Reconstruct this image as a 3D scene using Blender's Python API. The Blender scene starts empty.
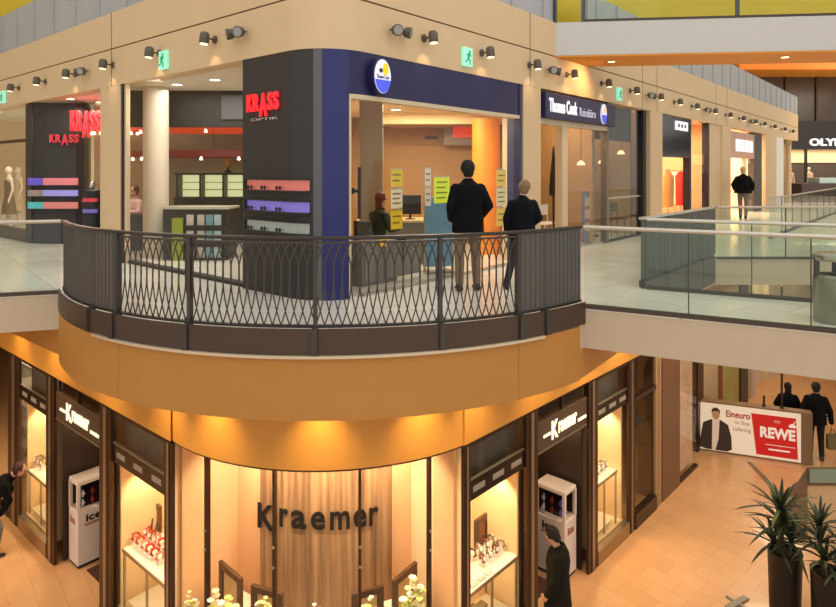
import bpy, bmesh, math, random
from mathutils import Vector, Matrix, noise
random.seed(7)
SC = bpy.context.scene
COL = SC.collection
V = Vector
PI = math.pi
ZC = 6.86          # eye height above the lower floor
FU = 5.20          # upper floor
FB = 8.43          # underside of the upper fascia
GR = 9.11          # groove in the upper fascia
CB = 9.78          # start of the grey cladding
CT = 10.72         # top of the cladding
FOC = 622.0

# ------------------------------------------------------------------ materials
def srgb(h):
    h = h.lstrip('#')
    out = []
    for i in (0, 2, 4):
        c = int(h[i:i+2], 16) / 255
        out.append(c / 12.92 if c <= .04045 else ((c + .055) / 1.055) ** 2.4)
    return (*out, 1)

MATS = {}
def mat(name, color, rough=.5, metal=0, emit=None, estr=0, var=.06, scale=6, bump=0, spec=.5, coat=0):
    if name in MATS: return MATS[name]
    m = bpy.data.materials.new(name); m.use_nodes = True
    nt = m.node_tree; b = nt.nodes['Principled BSDF']
    c = srgb(color) if isinstance(color, str) else (*color, 1)
    b.inputs['Roughness'].default_value = rough
    b.inputs['Metallic'].default_value = metal
    b.inputs['Specular IOR Level'].default_value = spec
    b.inputs['Coat Weight'].default_value = coat
    tc = nt.nodes.new('ShaderNodeTexCoord')
    nz = nt.nodes.new('ShaderNodeTexNoise'); nz.inputs['Scale'].default_value = scale; nz.inputs['Detail'].default_value = 4
    nt.links.new(tc.outputs['Object'], nz.inputs['Vector'])
    rp = nt.nodes.new('ShaderNodeMapRange')
    rp.inputs['To Min'].default_value = 1 - var; rp.inputs['To Max'].default_value = 1 + var
    nt.links.new(nz.outputs['Fac'], rp.inputs['Value'])
    mx = nt.nodes.new('ShaderNodeVectorMath'); mx.operation = 'SCALE'
    mx.inputs[0].default_value = c[:3]
    nt.links.new(rp.outputs['Result'], mx.inputs['Scale'])
    nt.links.new(mx.outputs['Vector'], b.inputs['Base Color'])
    if bump:
        bp = nt.nodes.new('ShaderNodeBump'); bp.inputs['Strength'].default_value = bump; bp.inputs['Distance'].default_value = .02
        nt.links.new(nz.outputs['Fac'], bp.inputs['Height']); nt.links.new(bp.outputs['Normal'], b.inputs['Normal'])
    if emit:
        b.inputs['Emission Color'].default_value = srgb(emit) if isinstance(emit, str) else (*emit, 1)
        b.inputs['Emission Strength'].default_value = estr
    MATS[name] = m
    return m

def glass(name, tint=(.93, .97, .95), refl=1.0):
    m = bpy.data.materials.new(name); m.use_nodes = True
    nt = m.node_tree; nt.nodes.clear()
    out = nt.nodes.new('ShaderNodeOutputMaterial'); mix = nt.nodes.new('ShaderNodeMixShader')
    tr = nt.nodes.new('ShaderNodeBsdfTransparent'); tr.inputs['Color'].default_value = (*tint, 1)
    gl = nt.nodes.new('ShaderNodeBsdfGlossy'); gl.inputs['Roughness'].default_value = .02
    gl.inputs['Color'].default_value = (.95, .95, .95, 1)
    fr = nt.nodes.new('ShaderNodeLayerWeight'); fr.inputs['Blend'].default_value = .5
    po = nt.nodes.new('ShaderNodeMath'); po.operation = 'POWER'; po.inputs[1].default_value = 5
    mu = nt.nodes.new('ShaderNodeMath'); mu.operation = 'MULTIPLY_ADD'; mu.inputs[1].default_value = .55*refl; mu.inputs[2].default_value = .022*refl
    nt.links.new(fr.outputs['Facing'], po.inputs[0]); nt.links.new(po.outputs[0], mu.inputs[0]); nt.links.new(mu.outputs[0], mix.inputs['Fac'])
    nt.links.new(tr.outputs[0], mix.inputs[1]); nt.links.new(gl.outputs[0], mix.inputs[2])
    nt.links.new(mix.outputs[0], out.inputs['Surface'])
    MATS[name] = m
    return m

def tile_mat(name, c1, c2, mortar, size, rough, rot=0.0, msize=.006, ratio=1.0, coat=0):
    m = bpy.data.materials.new(name); m.use_nodes = True
    nt = m.node_tree; b = nt.nodes['Principled BSDF']
    tc = nt.nodes.new('ShaderNodeTexCoord'); mp = nt.nodes.new('ShaderNodeMapping')
    mp.inputs['Rotation'].default_value = (0, 0, rot)
    br = nt.nodes.new('ShaderNodeTexBrick')
    br.inputs['Color1'].default_value = srgb(c1); br.inputs['Color2'].default_value = srgb(c2)
    br.inputs['Mortar'].default_value = srgb(mortar); br.inputs['Scale'].default_value = 1
    br.inputs['Mortar Size'].default_value = msize
    br.inputs['Brick Width'].default_value = size * ratio; br.inputs['Row Height'].default_value = size
    nz = nt.nodes.new('ShaderNodeTexNoise'); nz.inputs['Scale'].default_value = 1.2; nz.inputs['Detail'].default_value = 5
    rp = nt.nodes.new('ShaderNodeMapRange'); rp.inputs['To Min'].default_value = .88; rp.inputs['To Max'].default_value = 1.1
    mx = nt.nodes.new('ShaderNodeVectorMath'); mx.operation = 'SCALE'
    nt.links.new(tc.outputs['Object'], mp.inputs['Vector']); nt.links.new(mp.outputs[0], br.inputs['Vector'])
    nt.links.new(tc.outputs['Object'], nz.inputs['Vector']); nt.links.new(nz.outputs['Fac'], rp.inputs['Value'])
    nt.links.new(br.outputs['Color'], mx.inputs[0]); nt.links.new(rp.outputs[0], mx.inputs['Scale'])
    nt.links.new(mx.outputs[0], b.inputs['Base Color'])
    b.inputs['Roughness'].default_value = rough; b.inputs['Coat Weight'].default_value = coat
    MATS[name] = m
    return m

def wood_mat(name, c1, c2, rough=.45, stretch=(14, 14, .6)):
    m = bpy.data.materials.new(name); m.use_nodes = True
    nt = m.node_tree; b = nt.nodes['Principled BSDF']
    tc = nt.nodes.new('ShaderNodeTexCoord'); mp = nt.nodes.new('ShaderNodeMapping'); mp.inputs['Scale'].default_value = stretch
    nz = nt.nodes.new('ShaderNodeTexNoise'); nz.inputs['Scale'].default_value = 1.0; nz.inputs['Detail'].default_value = 6
    cr = nt.nodes.new('ShaderNodeValToRGB')
    cr.color_ramp.elements[0].position = .3; cr.color_ramp.elements[1].position = .7
    cr.color_ramp.elements[0].color = srgb(c1); cr.color_ramp.elements[1].color = srgb(c2)
    nt.links.new(tc.outputs['Object'], mp.inputs[0]); nt.links.new(mp.outputs[0], nz.inputs['Vector'])
    nt.links.new(nz.outputs['Fac'], cr.inputs[0]); nt.links.new(cr.outputs[0], b.inputs['Base Color'])
    b.inputs['Roughness'].default_value = rough
    MATS[name] = m
    return m

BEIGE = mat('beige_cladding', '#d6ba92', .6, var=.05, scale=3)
BEIGEWARM = mat('warm_lit_beige_cladding', '#b8823c', .55, var=.05, scale=3)  # beige with its warm orange light put into the base colour
GREYCLAD = mat('grey_zinc', '#a9acae', .5, .1, var=.10, scale=2)
YELLOW = mat('yellow_paint', '#d8c01f', .6, var=.08)
ORANGE = mat('orange_paint', '#e8962c', .6)
CREAM = mat('cream_slab', '#c4b49c', .6, var=.04)
WHITE = mat('white_paint', '#e6e2da', .55, var=.03)
DKSTEEL = mat('dark_painted_steel', '#45403a', .45, .4, var=.08)
BRONZE = mat('bronze_profile', '#4a3626', .35, .6, var=.08)
DKBROWN = mat('dark_brown_panel', '#3a2a1d', .45, var=.1)
STEEL = mat('brushed_steel', '#b9b6ae', .3, .9, var=.05)
BLACK = mat('black_plastic', '#17161a', .45)
ANTHRA = mat('anthracite_panel', '#2e2b2a', .5, var=.06)
MIDGREY = mat('mid_grey_panel', '#5c5c62', .5)
BLUE = mat('royal_blue_panel', '#1c2266', .35, coat=.1)
NAVY = mat('navy_sign', '#19194a', .45)
WALLWARM = mat('warm_plaster', '#d9b184', .7)
CREAMWALL = mat('cream_display_wall', '#f0cf9c', .7, var=.03)
CHAMP = mat('champagne_frame', '#d2c0a0', .4, .2)
GLASS = glass('shop_glass', (.97, .97, .95), .8)
GLASSG = glass('green_tinted_glass', (.91, .955, .925), .9)
WOOD = wood_mat('walnut_panel', '#6a4a2f', '#b98c60')
FRIEZE = mat('golden_frieze', '#cc9340', .5, var=.04, scale=3)
FRAMEWOOD = wood_mat('dark_frame_wood', '#3a2210', '#5d3a1e')
FLOORL = tile_mat('beige_stone_tiles', '#d8a878', '#d2a070', '#c69664', .36, .24, rot=.868, msize=.006, ratio=1.6, coat=.15)
FLOORU = tile_mat('pale_stone_tiles', '#e6e2d6', '#dcd8cc', '#bab6aa', .6, .22, rot=.868, msize=.006, ratio=1.5, coat=.2)

# ------------------------------------------------------------------ geometry
class MB:
    def __init__(s): s.v = []; s.f = []
    def add(s, vs, fs):
        b = len(s.v); s.v += [V(p) for p in vs]; s.f += [tuple(b + i for i in f) for f in fs]; return s
    def hexa(s, p):            # 4 bottom, 4 top corners
        return s.add(p, [(3, 2, 1, 0), (4, 5, 6, 7), (0, 1, 5, 4), (1, 2, 6, 5), (2, 3, 7, 6), (3, 0, 4, 7)])
    def box(s, c, ax, ay, az):
        c, ax, ay, az = V(c), V(ax), V(ay), V(az)
        return s.hexa([c-ax-ay-az, c+ax-ay-az, c+ax+ay-az, c-ax+ay-az, c-ax-ay+az, c+ax-ay+az, c+ax+ay+az, c-ax+ay+az])
    def abox(s, x0, x1, y0, y1, z0, z1):
        return s.hexa([V(p) for p in ((x0,y0,z0),(x1,y0,z0),(x1,y1,z0),(x0,y1,z0),(x0,y0,z1),(x1,y0,z1),(x1,y1,z1),(x0,y1,z1))])
    def prism(s, poly, z0, z1):
        n = len(poly)
        vs = [(p[0], p[1], z0) for p in poly] + [(p[0], p[1], z1) for p in poly]
        return s.add(vs, [tuple(reversed(range(n))), tuple(range(n, 2*n))] + [(i, (i+1) % n, n+(i+1) % n, n+i) for i in range(n)])
    def strip(s, inner, outer, z0, z1):   # a wall between two plan polylines
        n = len(inner); vs = []
        for a, b in zip(inner, outer):
            vs += [(a[0], a[1], z0), (b[0], b[1], z0), (b[0], b[1], z1), (a[0], a[1], z1)]
        fs = []
        for i in range(n-1):
            for k in range(4):
                fs.append((4*i+k, 4*i+(k+1) % 4, 4*(i+1)+(k+1) % 4, 4*(i+1)+k))
        fs += [(3, 2, 1, 0), (4*n-4, 4*n-3, 4*n-2, 4*n-1)]
        return s.add(vs, fs)
    def tube(s, path, r, n=8, cap=True):
        path = [V(p) for p in path]; m = len(path)
        rr = r if isinstance(r, (list, tuple)) else [r]*m
        rings = []; up = None
        for i, p in enumerate(path):
            t = (path[min(i+1, m-1)] - path[max(i-1, 0)]).normalized()
            if up is None: up = V((0, 0, 1)) if abs(t.z) < .9 else V((1, 0, 0))
            a = t.cross(up)
            if a.length < 1e-4: a = t.orthogonal()
            a.normalize(); b = a.cross(t).normalized(); up = b
            rings.append([p + (a*math.cos(2*PI*k/n) + b*math.sin(2*PI*k/n))*rr[i] for k in range(n)])
        vs = [q for g in rings for q in g]
        fs = [(i*n+k, i*n+(k+1) % n, (i+1)*n+(k+1) % n, (i+1)*n+k) for i in range(m-1) for k in range(n)]
        if cap: fs += [tuple(reversed(range(n))), tuple(range((m-1)*n, m*n))]
        return s.add(vs, fs)
    def lathe(s, c, prof, n=24, axis=None, xdir=None, sx=1, sy=1):   # prof: (radius, height)
        c = V(c); az = V(axis).normalized() if axis else V((0, 0, 1))
        ax = V(xdir).normalized() if xdir else (az.orthogonal().normalized() if axis else V((1, 0, 0)))
        ay = az.cross(ax)
        vs = []; m = len(prof)
        for r, h in prof:
            for k in range(n):
                t = 2*PI*k/n
                vs.append(c + az*h + ax*(max(r, 1e-4)*math.cos(t)*sx) + ay*(max(r, 1e-4)*math.sin(t)*sy))
        fs = [(i*n+k, i*n+(k+1) % n, (i+1)*n+(k+1) % n, (i+1)*n+k) for i in range(m-1) for k in range(n)]
        fs += [tuple(reversed(range(n))), tuple(range((m-1)*n, m*n))]
        return s.add(vs, fs)
    def ell(s, c, ax, ay, az, n=14, m=9):
        c, ax, ay, az = V(c), V(ax), V(ay), V(az)
        vs = [c - az]
        for i in range(1, m):
            p = -PI/2 + PI*i/m
            for k in range(n):
                t = 2*PI*k/n
                vs.append(c + az*math.sin(p) + (ax*math.cos(t) + ay*math.sin(t))*math.cos(p))
        vs.append(c + az)
        fs = [(0, 1+(k+1) % n, 1+k) for k in range(n)]
        for i in range(m-2):
            b = 1+i*n
            fs += [(b+k, b+(k+1) % n, b+n+(k+1) % n, b+n+k) for k in range(n)]
        b = 1+(m-2)*n; e = len(vs)-1
        fs += [(b+k, b+(k+1) % n, e) for k in range(n)]
        return s.add(vs, fs)
    def cap(s, p, q, r0, r1, n=12):     # tapered capsule
        p, q = V(p), V(q); d = (q-p); L = d.length; d = d.normalized()
        a = d.orthogonal().normalized(); b = d.cross(a)
        rings = []
        for i in range(1, 5):
            t = PI/2*i/4
            rings.append((p - d*r0*math.cos(t), r0*math.sin(t)))
        for i in range(0, 4):
            t = PI/2*i/4
            rings.append((q + d*r1*math.sin(t), r1*math.cos(t)))
        vs = [p - d*r0] + [c + (a*math.cos(2*PI*k/n)+b*math.sin(2*PI*k/n))*r for c, r in rings for k in range(n)] + [q + d*r1]
        fs = [(0, 1+(k+1) % n, 1+k) for k in range(n)]
        for i in range(len(rings)-1):
            o = 1+i*n
            fs += [(o+k, o+(k+1) % n, o+n+(k+1) % n, o+n+k) for k in range(n)]
        o = 1+(len(rings)-1)*n; e = len(vs)-1
        fs += [(o+k, o+(k+1) % n, e) for k in range(n)]
        return s.add(vs, fs)
    def loft(s, rings, n=20):   # rings: (centre, ax, ay)
        vs = []
        for c, ax, ay in rings:
            c, ax, ay = V(c), V(ax), V(ay)
            vs += [c + ax*math.cos(2*PI*k/n) + ay*math.sin(2*PI*k/n) for k in range(n)]
        m = len(rings)
        fs = [(i*n+k, i*n+(k+1) % n, (i+1)*n+(k+1) % n, (i+1)*n+k) for i in range(m-1) for k in range(n)]
        fs += [tuple(reversed(range(n))), tuple(range((m-1)*n, m*n))]
        return s.add(vs, fs)
    def xform(s, M):
        s.v = [M @ p for p in s.v]; return s
    def map(s, fn):
        s.v = [V(fn(p)) for p in s.v]; return s

def obj(name, mb, m, parent=None, smooth=False, bevel=0, angle=35):
    me = bpy.data.meshes.new(name)
    org = V((0, 0, 0)) if parent is None else wloc(parent)
    if parent is None and mb.v:      # own origin at the base of the mesh
        lo = [min(p[i] for p in mb.v) for i in range(3)]; hi = [max(p[i] for p in mb.v) for i in range(3)]
        org = V(((lo[0]+hi[0])/2, (lo[1]+hi[1])/2, lo[2]))
    base = org
    me.from_pydata([tuple(p - base) for p in mb.v], [], mb.f)
    bm = bmesh.new(); bm.from_mesh(me); bmesh.ops.recalc_face_normals(bm, faces=bm.faces); bm.to_mesh(me); bm.free()
    if smooth:
        me.shade_smooth(); me.set_sharp_from_angle(angle=math.radians(angle))
    me.materials.append(m)
    o = bpy.data.objects.new(name, me); COL.objects.link(o)
    if parent is None: o.location = base; WL[o.name] = V(base)
    else: o.parent = parent; WL[o.name] = V(base)
    if bevel:
        b = o.modifiers.new('bevel', 'BEVEL'); b.width = bevel; b.segments = 2; b.limit_method = 'ANGLE'
    return o
WL = {}
def wloc(o): return WL[o.name]
def thing(name, label, cat, loc, group=None):
    o = bpy.data.objects.new(name, None); COL.objects.link(o); o.location = loc; WL[o.name] = V(loc)
    o.empty_display_size = .1
    o['label'] = label; o['category'] = cat; o['kind'] = 'thing'
    if group: o['group'] = group
    return o
def tag(o, label, cat, group=None):
    o['label'] = label; o['category'] = cat; o['kind'] = 'thing'
    if group: o['group'] = group
    return o
def struct(name, mb, m, parent=None, label=None, **k):
    o = obj(name, mb, m, parent, **k)
    if parent is None: o['kind'] = 'structure'
    if label: o['label'] = label
    return o
def sroot(name, loc, label=None):
    o = bpy.data.objects.new(name, None); COL.objects.link(o); o.location = loc; WL[o.name] = V(loc)
    o['kind'] = 'structure'
    if label: o['label'] = label
    return o
def clone(root, loc, label=None, group=None, rotz=None):
    r = root.copy(); COL.objects.link(r); r.location = loc; WL[r.name] = V(loc)
    if rotz is not None: r.rotation_euler = (0, 0, rotz)
    if label: r['label'] = label
    if group: r['group'] = group
    for ch in list(root.children):
        c = ch.copy(); COL.objects.link(c); c.parent = r
        for g in list(ch.children):
            d = g.copy(); COL.objects.link(d); d.parent = c
    return r

# plan frames: x runs to the right as seen from the atrium, o outwards, z up
class Frame:
    def __init__(s, O, r):
        s.O = V((O[0], O[1], 0)); s.r = V((r[0], r[1], 0)).normalized(); s.n = s.r.cross(V((0, 0, 1)))
    def p(s, x, o, z): q = s.O + s.r*x + s.n*o; return V((q.x, q.y, z))
    def xu(s, u, o=0):
        k = (u-418)/FOC; q = s.O + s.n*o
        return (k*q.y - q.x)/(s.r.x - k*s.r.y)
    def box(s, mb, x0, x1, o0, o1, z0, z1):
        return mb.hexa([s.p(x0,o1,z0), s.p(x1,o1,z0), s.p(x1,o0,z0), s.p(x0,o0,z0), s.p(x0,o1,z1), s.p(x1,o1,z1), s.p(x1,o0,z1), s.p(x0,o0,z1)])
def at(u, v, Y): return V(((u-418)/FOC*Y, Y, ZC+(171-v)/FOC*Y))
def atz(u, v, z): return at(u, v, FOC*(ZC-z)/(v-171))
CX, CY = -1.16, 7.67
dL = V((.763, -.646)).normalized(); dR = V((.646, .763)).normalized()
FL = Frame((CX, CY), dL); FR = Frame((CX, CY), dR)
q = FL.p(0, .93, 0); GL = Frame((q.x, q.y), dL)
gr = V((.681, .7325)); GRt = Frame((.557-gr.x*1.1, 8.06-gr.y*1.1), gr)
FW = Frame((0, 0), (1, 0))     # facing the camera; o = -Y

# rounded corner of the upper building
RC = .70
cc = V((CX, CY, 0)) + (-FL.r + FR.r)*RC
def corner(phi, o=0, z=0):
    n = FL.n*math.cos(phi) + FR.n*math.sin(phi)
    q = cc + n*(RC+o); return V((q.x, q.y, z))
def corner_path(o, x0, x1, p0=0, p1=PI/2, n=14):
    pts = []
    if x0 is not None: pts.append(FL.p(x0, o, 0))
    pts += [corner(p0+(p1-p0)*i/n, o) for i in range(n+1)]
    if x1 is not None: pts.append(FR.p(x1, o, 0))
    return pts

# text as mesh, mapped on a width x height box: returns MB in local (x right, y up, z out)
def text(s, w, h, d=.01, bold=.0, xs=None):
    cu = bpy.data.curves.new('lettering_curve', 'FONT'); cu.body = s; cu.size = 1; cu.extrude = .05; cu.offset = bold; cu.resolution_u = 3
    o = bpy.data.objects.new('lettering_tmp', cu); COL.objects.link(o)
    bpy.context.view_layer.update()
    dg = bpy.context.evaluated_depsgraph_get()
    me = bpy.data.meshes.new_from_object(o.evaluated_get(dg))
    mb = MB(); mb.v = [v.co.copy() for v in me.vertices]; mb.f = [tuple(p.vertices) for p in me.polygons]
    bpy.data.objects.remove(o); bpy.data.meshes.remove(me); bpy.data.curves.remove(cu)
    lo = [min(p[i] for p in mb.v) for i in range(3)]; hi = [max(p[i] for p in mb.v) for i in range(3)]
    mb.v = [V(((p.x-lo[0])/(hi[0]-lo[0])*w, (p.y-lo[1])/(hi[1]-lo[1])*h, (p.z-lo[2])/(hi[2]-lo[2])*d)) for p in mb.v]
    return mb
def ftext(fr, s, x, o, z, w, h, d=.01, bold=0):
    return text(s, w, h, d, bold).map(lambda p: fr.p(x+p.x, o+p.z, z+p.y))

def area(name, loc, tgt, sx, sy, power, color=(1, .8, .55)):
    l = bpy.data.lights.new(name, 'AREA'); l.shape = 'RECTANGLE'; l.size = sx; l.size_y = sy; l.energy = power; l.color = color
    o = bpy.data.objects.new(name, l); COL.objects.link(o); o.location = loc
    o.rotation_euler = (V(tgt)-V(loc)).to_track_quat('-Z', 'Y').to_euler()
    return o
def spot(name, loc, tgt, power, ang=70, color=(1, .72, .4), blend=.6, r=.03):
    l = bpy.data.lights.new(name, 'SPOT'); l.energy = power; l.color = color; l.spot_size = math.radians(ang); l.spot_blend = blend; l.shadow_soft_size = r
    o = bpy.data.objects.new(name, l); COL.objects.link(o); o.location = loc
    o.rotation_euler = (V(tgt)-V(loc)).to_track_quat('-Z', 'Y').to_euler()
    return o
def point(name, loc, power, color=(1, .75, .45), r=.08):
    l = bpy.data.lights.new(name, 'POINT'); l.energy = power; l.color = color; l.shadow_soft_size = r
    o = bpy.data.objects.new(name, l); COL.objects.link(o); o.location = loc
    return o
# ================================================================== SETTING
BC = V((-1.08, 10.60, 0)); BR = 4.30
def bp(a, r, z): return V((BC.x + r*math.sin(a), BC.y - r*math.cos(a), z))
def ang_u(u, r, c=BC):
    k = (u-418)/FOC
    A = k*k+1; B = -2*(k*c.x + c.y); Cc = c.x**2+c.y**2-r*r
    t = (-B - math.sqrt(max(B*B-4*A*Cc, 0)))/(2*A)
    return math.atan2(k*t-c.x, c.y-t)
A0, A1 = ang_u(57.5, BR), ang_u(580, BR)
def arc(a0, a1, r, n=40, c=BC): return [V((c.x+r*math.sin(a0+(a1-a0)*i/n), c.y-r*math.cos(a0+(a1-a0)*i/n), 0)) for i in range(n+1)]
E1 = bp(A0, BR+.05, 0); E2 = bp(A1, BR+.05, 0)
J = V((3.12, 8.80, 0)); KK = J + dR.to_3d()*3.80
LFAR = V((-16, E1.y-(-16-E1.x)*-.30, 0)); LFAR = V((-16, E1.y-.30*11.3, 0))
NB = V((9.2, E2.y-.52*(9.2-E2.x), 0)); FBR = V((9.9, J.y-.50*(9.9-J.x), 0))
poly = [LFAR] + arc(A0, A1, BR+.05) + [J, KK, V((40, KK.y, 0)), V((40, 46, 0)), V((-22, 46, 0)), V((-22, LFAR.y, 0))]
struct('floor_gallery', MB().prism(poly, 5.18, FU), FLOORU)
struct('slab_gallery', MB().prism(poly, 4.72, 5.18), CREAM)
p2 = [E2, NB, FBR, J]
struct('floor_bridge', MB().prism(p2, 5.18, FU), FLOORU)
struct('slab_bridge', MB().prism(p2, 4.72, 5.18), CREAM)
# soffit of the gallery (underside carries the downlights)
sof = [FL.p(-20, 2.03, 0)] + [p for p in arc(A0, A1, 4.345)] + [FR.p(4.2, 2.34, 0), FR.p(7.6, 2.34, 0), FR.p(34, 2.34, 0), FR.p(34, -8, 0), V((0, 30, 0)), FL.p(-20, -8, 0)]
struct('ceiling_soffit', MB().prism(sof, 4.36, 4.715), BEIGEWARM)
# curved fascia of the balcony, its ledge and joints
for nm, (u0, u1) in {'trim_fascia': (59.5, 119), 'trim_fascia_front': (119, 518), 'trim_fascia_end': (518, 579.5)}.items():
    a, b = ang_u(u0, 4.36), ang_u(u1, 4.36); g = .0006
    struct(nm, MB().strip(arc(a+g, b-g, 4.30), arc(a+g, b-g, 4.37), 4.355, 5.0), BEIGEWARM)
a, b = ang_u(92, 4.40), ang_u(545, 4.40)
struct('trim_ledge', MB().strip(arc(a, b, 4.28), arc(a, b, 4.41), 4.985, 5.012), mat('pale_ledge_metal', '#d8c8ac', .35, .4))

# ---- upper facade
def facade(name, z0, z1, o0, o1, m, x0=-24, x1=32.5):
    return struct(name, MB().strip(corner_path(o0, x0, x1), corner_path(o1, x0, x1), z0, z1), m)
facade('wall_fascia', FB, GR-.012, -.30, 0, BEIGE)
facade('trim_groove', GR-.012, GR+.012, -.30, -.025, mat('groove_shadow_gap', '#5b4a35', .8))
facade('wall_fascia_upper', GR+.012, CB, -.30, 0, BEIGE)
def clad(name, x0, x1, corner_incl, fr=None):
    mb = MB()
    if corner_incl:
        mb.strip(corner_path(-.2, x0, x1), corner_path(-.03, x0, x1), CB, CT)
        xs = []; x = -RC-.1
        while x > x0: FL.box(mb, x-.012, x+.012, -.03, .0, CB, CT); x -= 1.13
        x = RC+.3
        while x < x1: FR.box(mb, x-.012, x+.012, -.03, .0, CB, CT); x += 1.13
    else:
        FR.box(mb, x0, x1, -.2, -.03, CB, CT); x = x0+.4
        while x < x1: FR.box(mb, x-.012, x+.012, -.03, 0, CB, CT); x += 1.13
    return struct(name, mb, GREYCLAD)
clad('wall_cladding', -24, 5.95, True)
clad('wall_cladding_far', 7.5, 32.5, False)
mb = MB(); FR.box(mb, 5.9, 7.6, -1.4, -1.2, CB, 15); struct('wall_landing', mb, ORANGE)
struct('wall_upper_yellow', MB().strip(corner_path(-1.1, -24, 5.9), corner_path(-.9, -24, 5.9), CB-.2, 16), YELLOW)
mb = MB(); FR.box(mb, 7.6, 14.5, -1.1, -.9, CB-.2, 16); struct('wall_upper_yellow_far', mb, YELLOW)
# end face of the right wing
mb = MB(); FR.box(mb, 32.2, 32.5, -9, -.3, FU, CT); struct('wall_wing_end', mb, BEIGE)
# ---- pillars of the upper floor
def pil(fr, x0, x1, o0=-.45, o1=-.004, z1=FB):
    mb = MB(); fr.box(mb, x0, x1, o0, o1, FU, z1); struct('pillar_upper', mb, BEIGE)
xl0, xl1 = FL.xu(100), FL.xu(120)
pil(FL, xl0, xl1, -.13)
pil(FR, FR.xu(523.5), FR.xu(541))
for u0, u1 in ((650.5, 662.6), (722.5, 731), (766, 776.5)): pil(FR, FR.xu(u0), FR.xu(u1), -.32)
for u0 in (111.5,):    # vertical panel joints of the fascia
    x = FL.xu(u0); mb = MB(); FL.box(mb, x-.008, x+.008, -.01, .004, FB, CB); struct('trim_joint', mb, MATS['groove_shadow_gap'])
for u0 in (530, 642.5, 657, 716, 727):
    x = FR.xu(u0); mb = MB(); FR.box(mb, x-.008, x+.008, -.01, .004, FB, CB); struct('trim_joint', mb, MATS['groove_shadow_gap'])

# ---- upper bridge
ub = [V((2.55, 12.25, 0)), V((14, 11.0, 0)), V((14.2, 12.3, 0)), V((3.15, 13.4, 0))]
struct('slab_upper_bridge', MB().prism(ub, 9.13, CB), mat('pale_grey_slab', '#c6c6c2', .6, var=.03))
struct('ceiling_upper_bridge', MB().prism([p + V((0, .01, 0)) for p in ub], 9.10, 9.13), ORANGE)

# ---- lower floor, with the opening down to the basement
fl = [V(p) for p in ((-26, -8, 0), (9.5, -8, 0), (9.5, 8.6, 0), (6.75, 12.0, 0), (9.05, 14.45, 0), (40, 14.45, 0), (40, 46, 0), (-26, 46, 0))]
struct('floor', MB().prism(fl, -.02, 0), FLOORL)
struct('slab_lower', MB().prism(fl, -.45, -.02), mat('slab_edge_brown', '#7a5a3c', .6))
struct('floor_basement', MB().abox(4, 40, -8, 16, -4.6, -4.5), FLOORL)
mb = MB().hexa([V((6.75,12,-4.5)), V((9.05,14.45,-4.5)), V((8.9,14.6,-4.5)), V((6.6,12.15,-4.5)), V((6.75,12,-.45)), V((9.05,14.45,-.45)), V((8.9,14.6,-.45)), V((6.6,12.15,-.45))])
struct('wall_basement_left', mb, mat('brown_basement_wall', '#86623f', .6))
struct('wall_basement_far', MB().abox(9.0, 40, 14.5, 14.7, -4.5, -.45), WALLWARM)
struct('trim_opening_edge', MB().abox(9.07, 40, 14.40, 14.449, -.36, -.05), mat('green_glass_edge', '#8d9c86', .2))
# thin dark strip on the floor
mb = MB(); a, b = atz(749, 462, 0), atz(779, 494, 0); d = (b-a).normalized(); n = V((-d.y, d.x, 0))*.06
mb.hexa([a-n, b-n, b+n, a+n, a-n+V((0,0,.004)), b-n+V((0,0,.004)), b+n+V((0,0,.004)), a+n+V((0,0,.004))]); struct('trim_floor_strip', mb, mat('floor_strip_brown', '#7d6650', .5))

# ---- lower frieze
AC = V((-1.257, 10.229, 0)); AR = 2.80
def ap(a, r, z=0): return V((AC.x + r*math.sin(a), AC.y - r*math.cos(a), z))
def ang_a(u, r=AR): return ang_u(u, r, AC)
a0, a1 = ang_a(173), ang_a(461.5)
P1, P3 = GL.xu(172), GRt.xu(463.5)
XE = GRt.xu(660)
def lowpath(o, xa, xb, n=24):
    return [GL.p(xa, o, 0), GL.p(P1, o, 0)] + [ap(a0+(a1-a0)*i/n, AR+o) for i in range(n+1)] + [GRt.p(P3, o, 0), GRt.p(xb, o, 0)]
struct('wall_frieze', MB().strip(lowpath(-.14, -16, XE), lowpath(.02, -16, XE), 3.29, 4.36), FRIEZE)
struct('trim_frieze_edge', MB().strip(lowpath(-.14, -16, XE), lowpath(.0, -16, XE), 3.26, 3.29), BRONZE)

# ---- far end building
EY = 38
struct('wall_end_yellow', MB().abox(14, 44, EY, EY+.4, 13.2, 24), YELLOW)
struct('ceiling_end_hall', MB().abox(14, 44, 33.3, EY, 12.6, 12.9), ORANGE)
struct('trim_end_light', MB().abox(17.2, 44, 33.0, 33.3, 12.28, 12.68), mat('warm_cove_light', '#c8641e', .6, emit='#ff7a1e', estr=.75))
struct('wall_end_sign_band', MB().abox(14, 44, EY-.1, EY+.3, FU+3.0, FU+4.7), mat('charcoal_band', '#2c2a29', .5))
struct('wall_end_back', MB().abox(14, 44, EY+3, EY+3.3, FU, FU+9), mat('dim_shop_wall', '#7a6450', .7))
struct('wall_outer_left', MB().abox(-22, -21.7, 5, 46, 0, 16), BEIGE)
struct('wall_outer_back', MB().abox(-22, 40, 45.7, 46, 0, 24), BEIGE)
nm = 0
for i in range(11):
    x0 = 16.7 + i*1.9
    r = sroot('window_%d' % (60+i), V((x0, EY, FU+4.7)))
    struct('pane', MB().abox(x0+.05, x0+1.85, EY-.02, EY, FU+4.7, 12.6), mat('tinted_office_glass', '#4d4437', .22, var=.35, scale=.6), r)
    struct('mullion', MB().abox(x0-.05, x0+.05, EY-.12, EY+.05, FU+4.7, 12.6), BRONZE, r)
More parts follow.
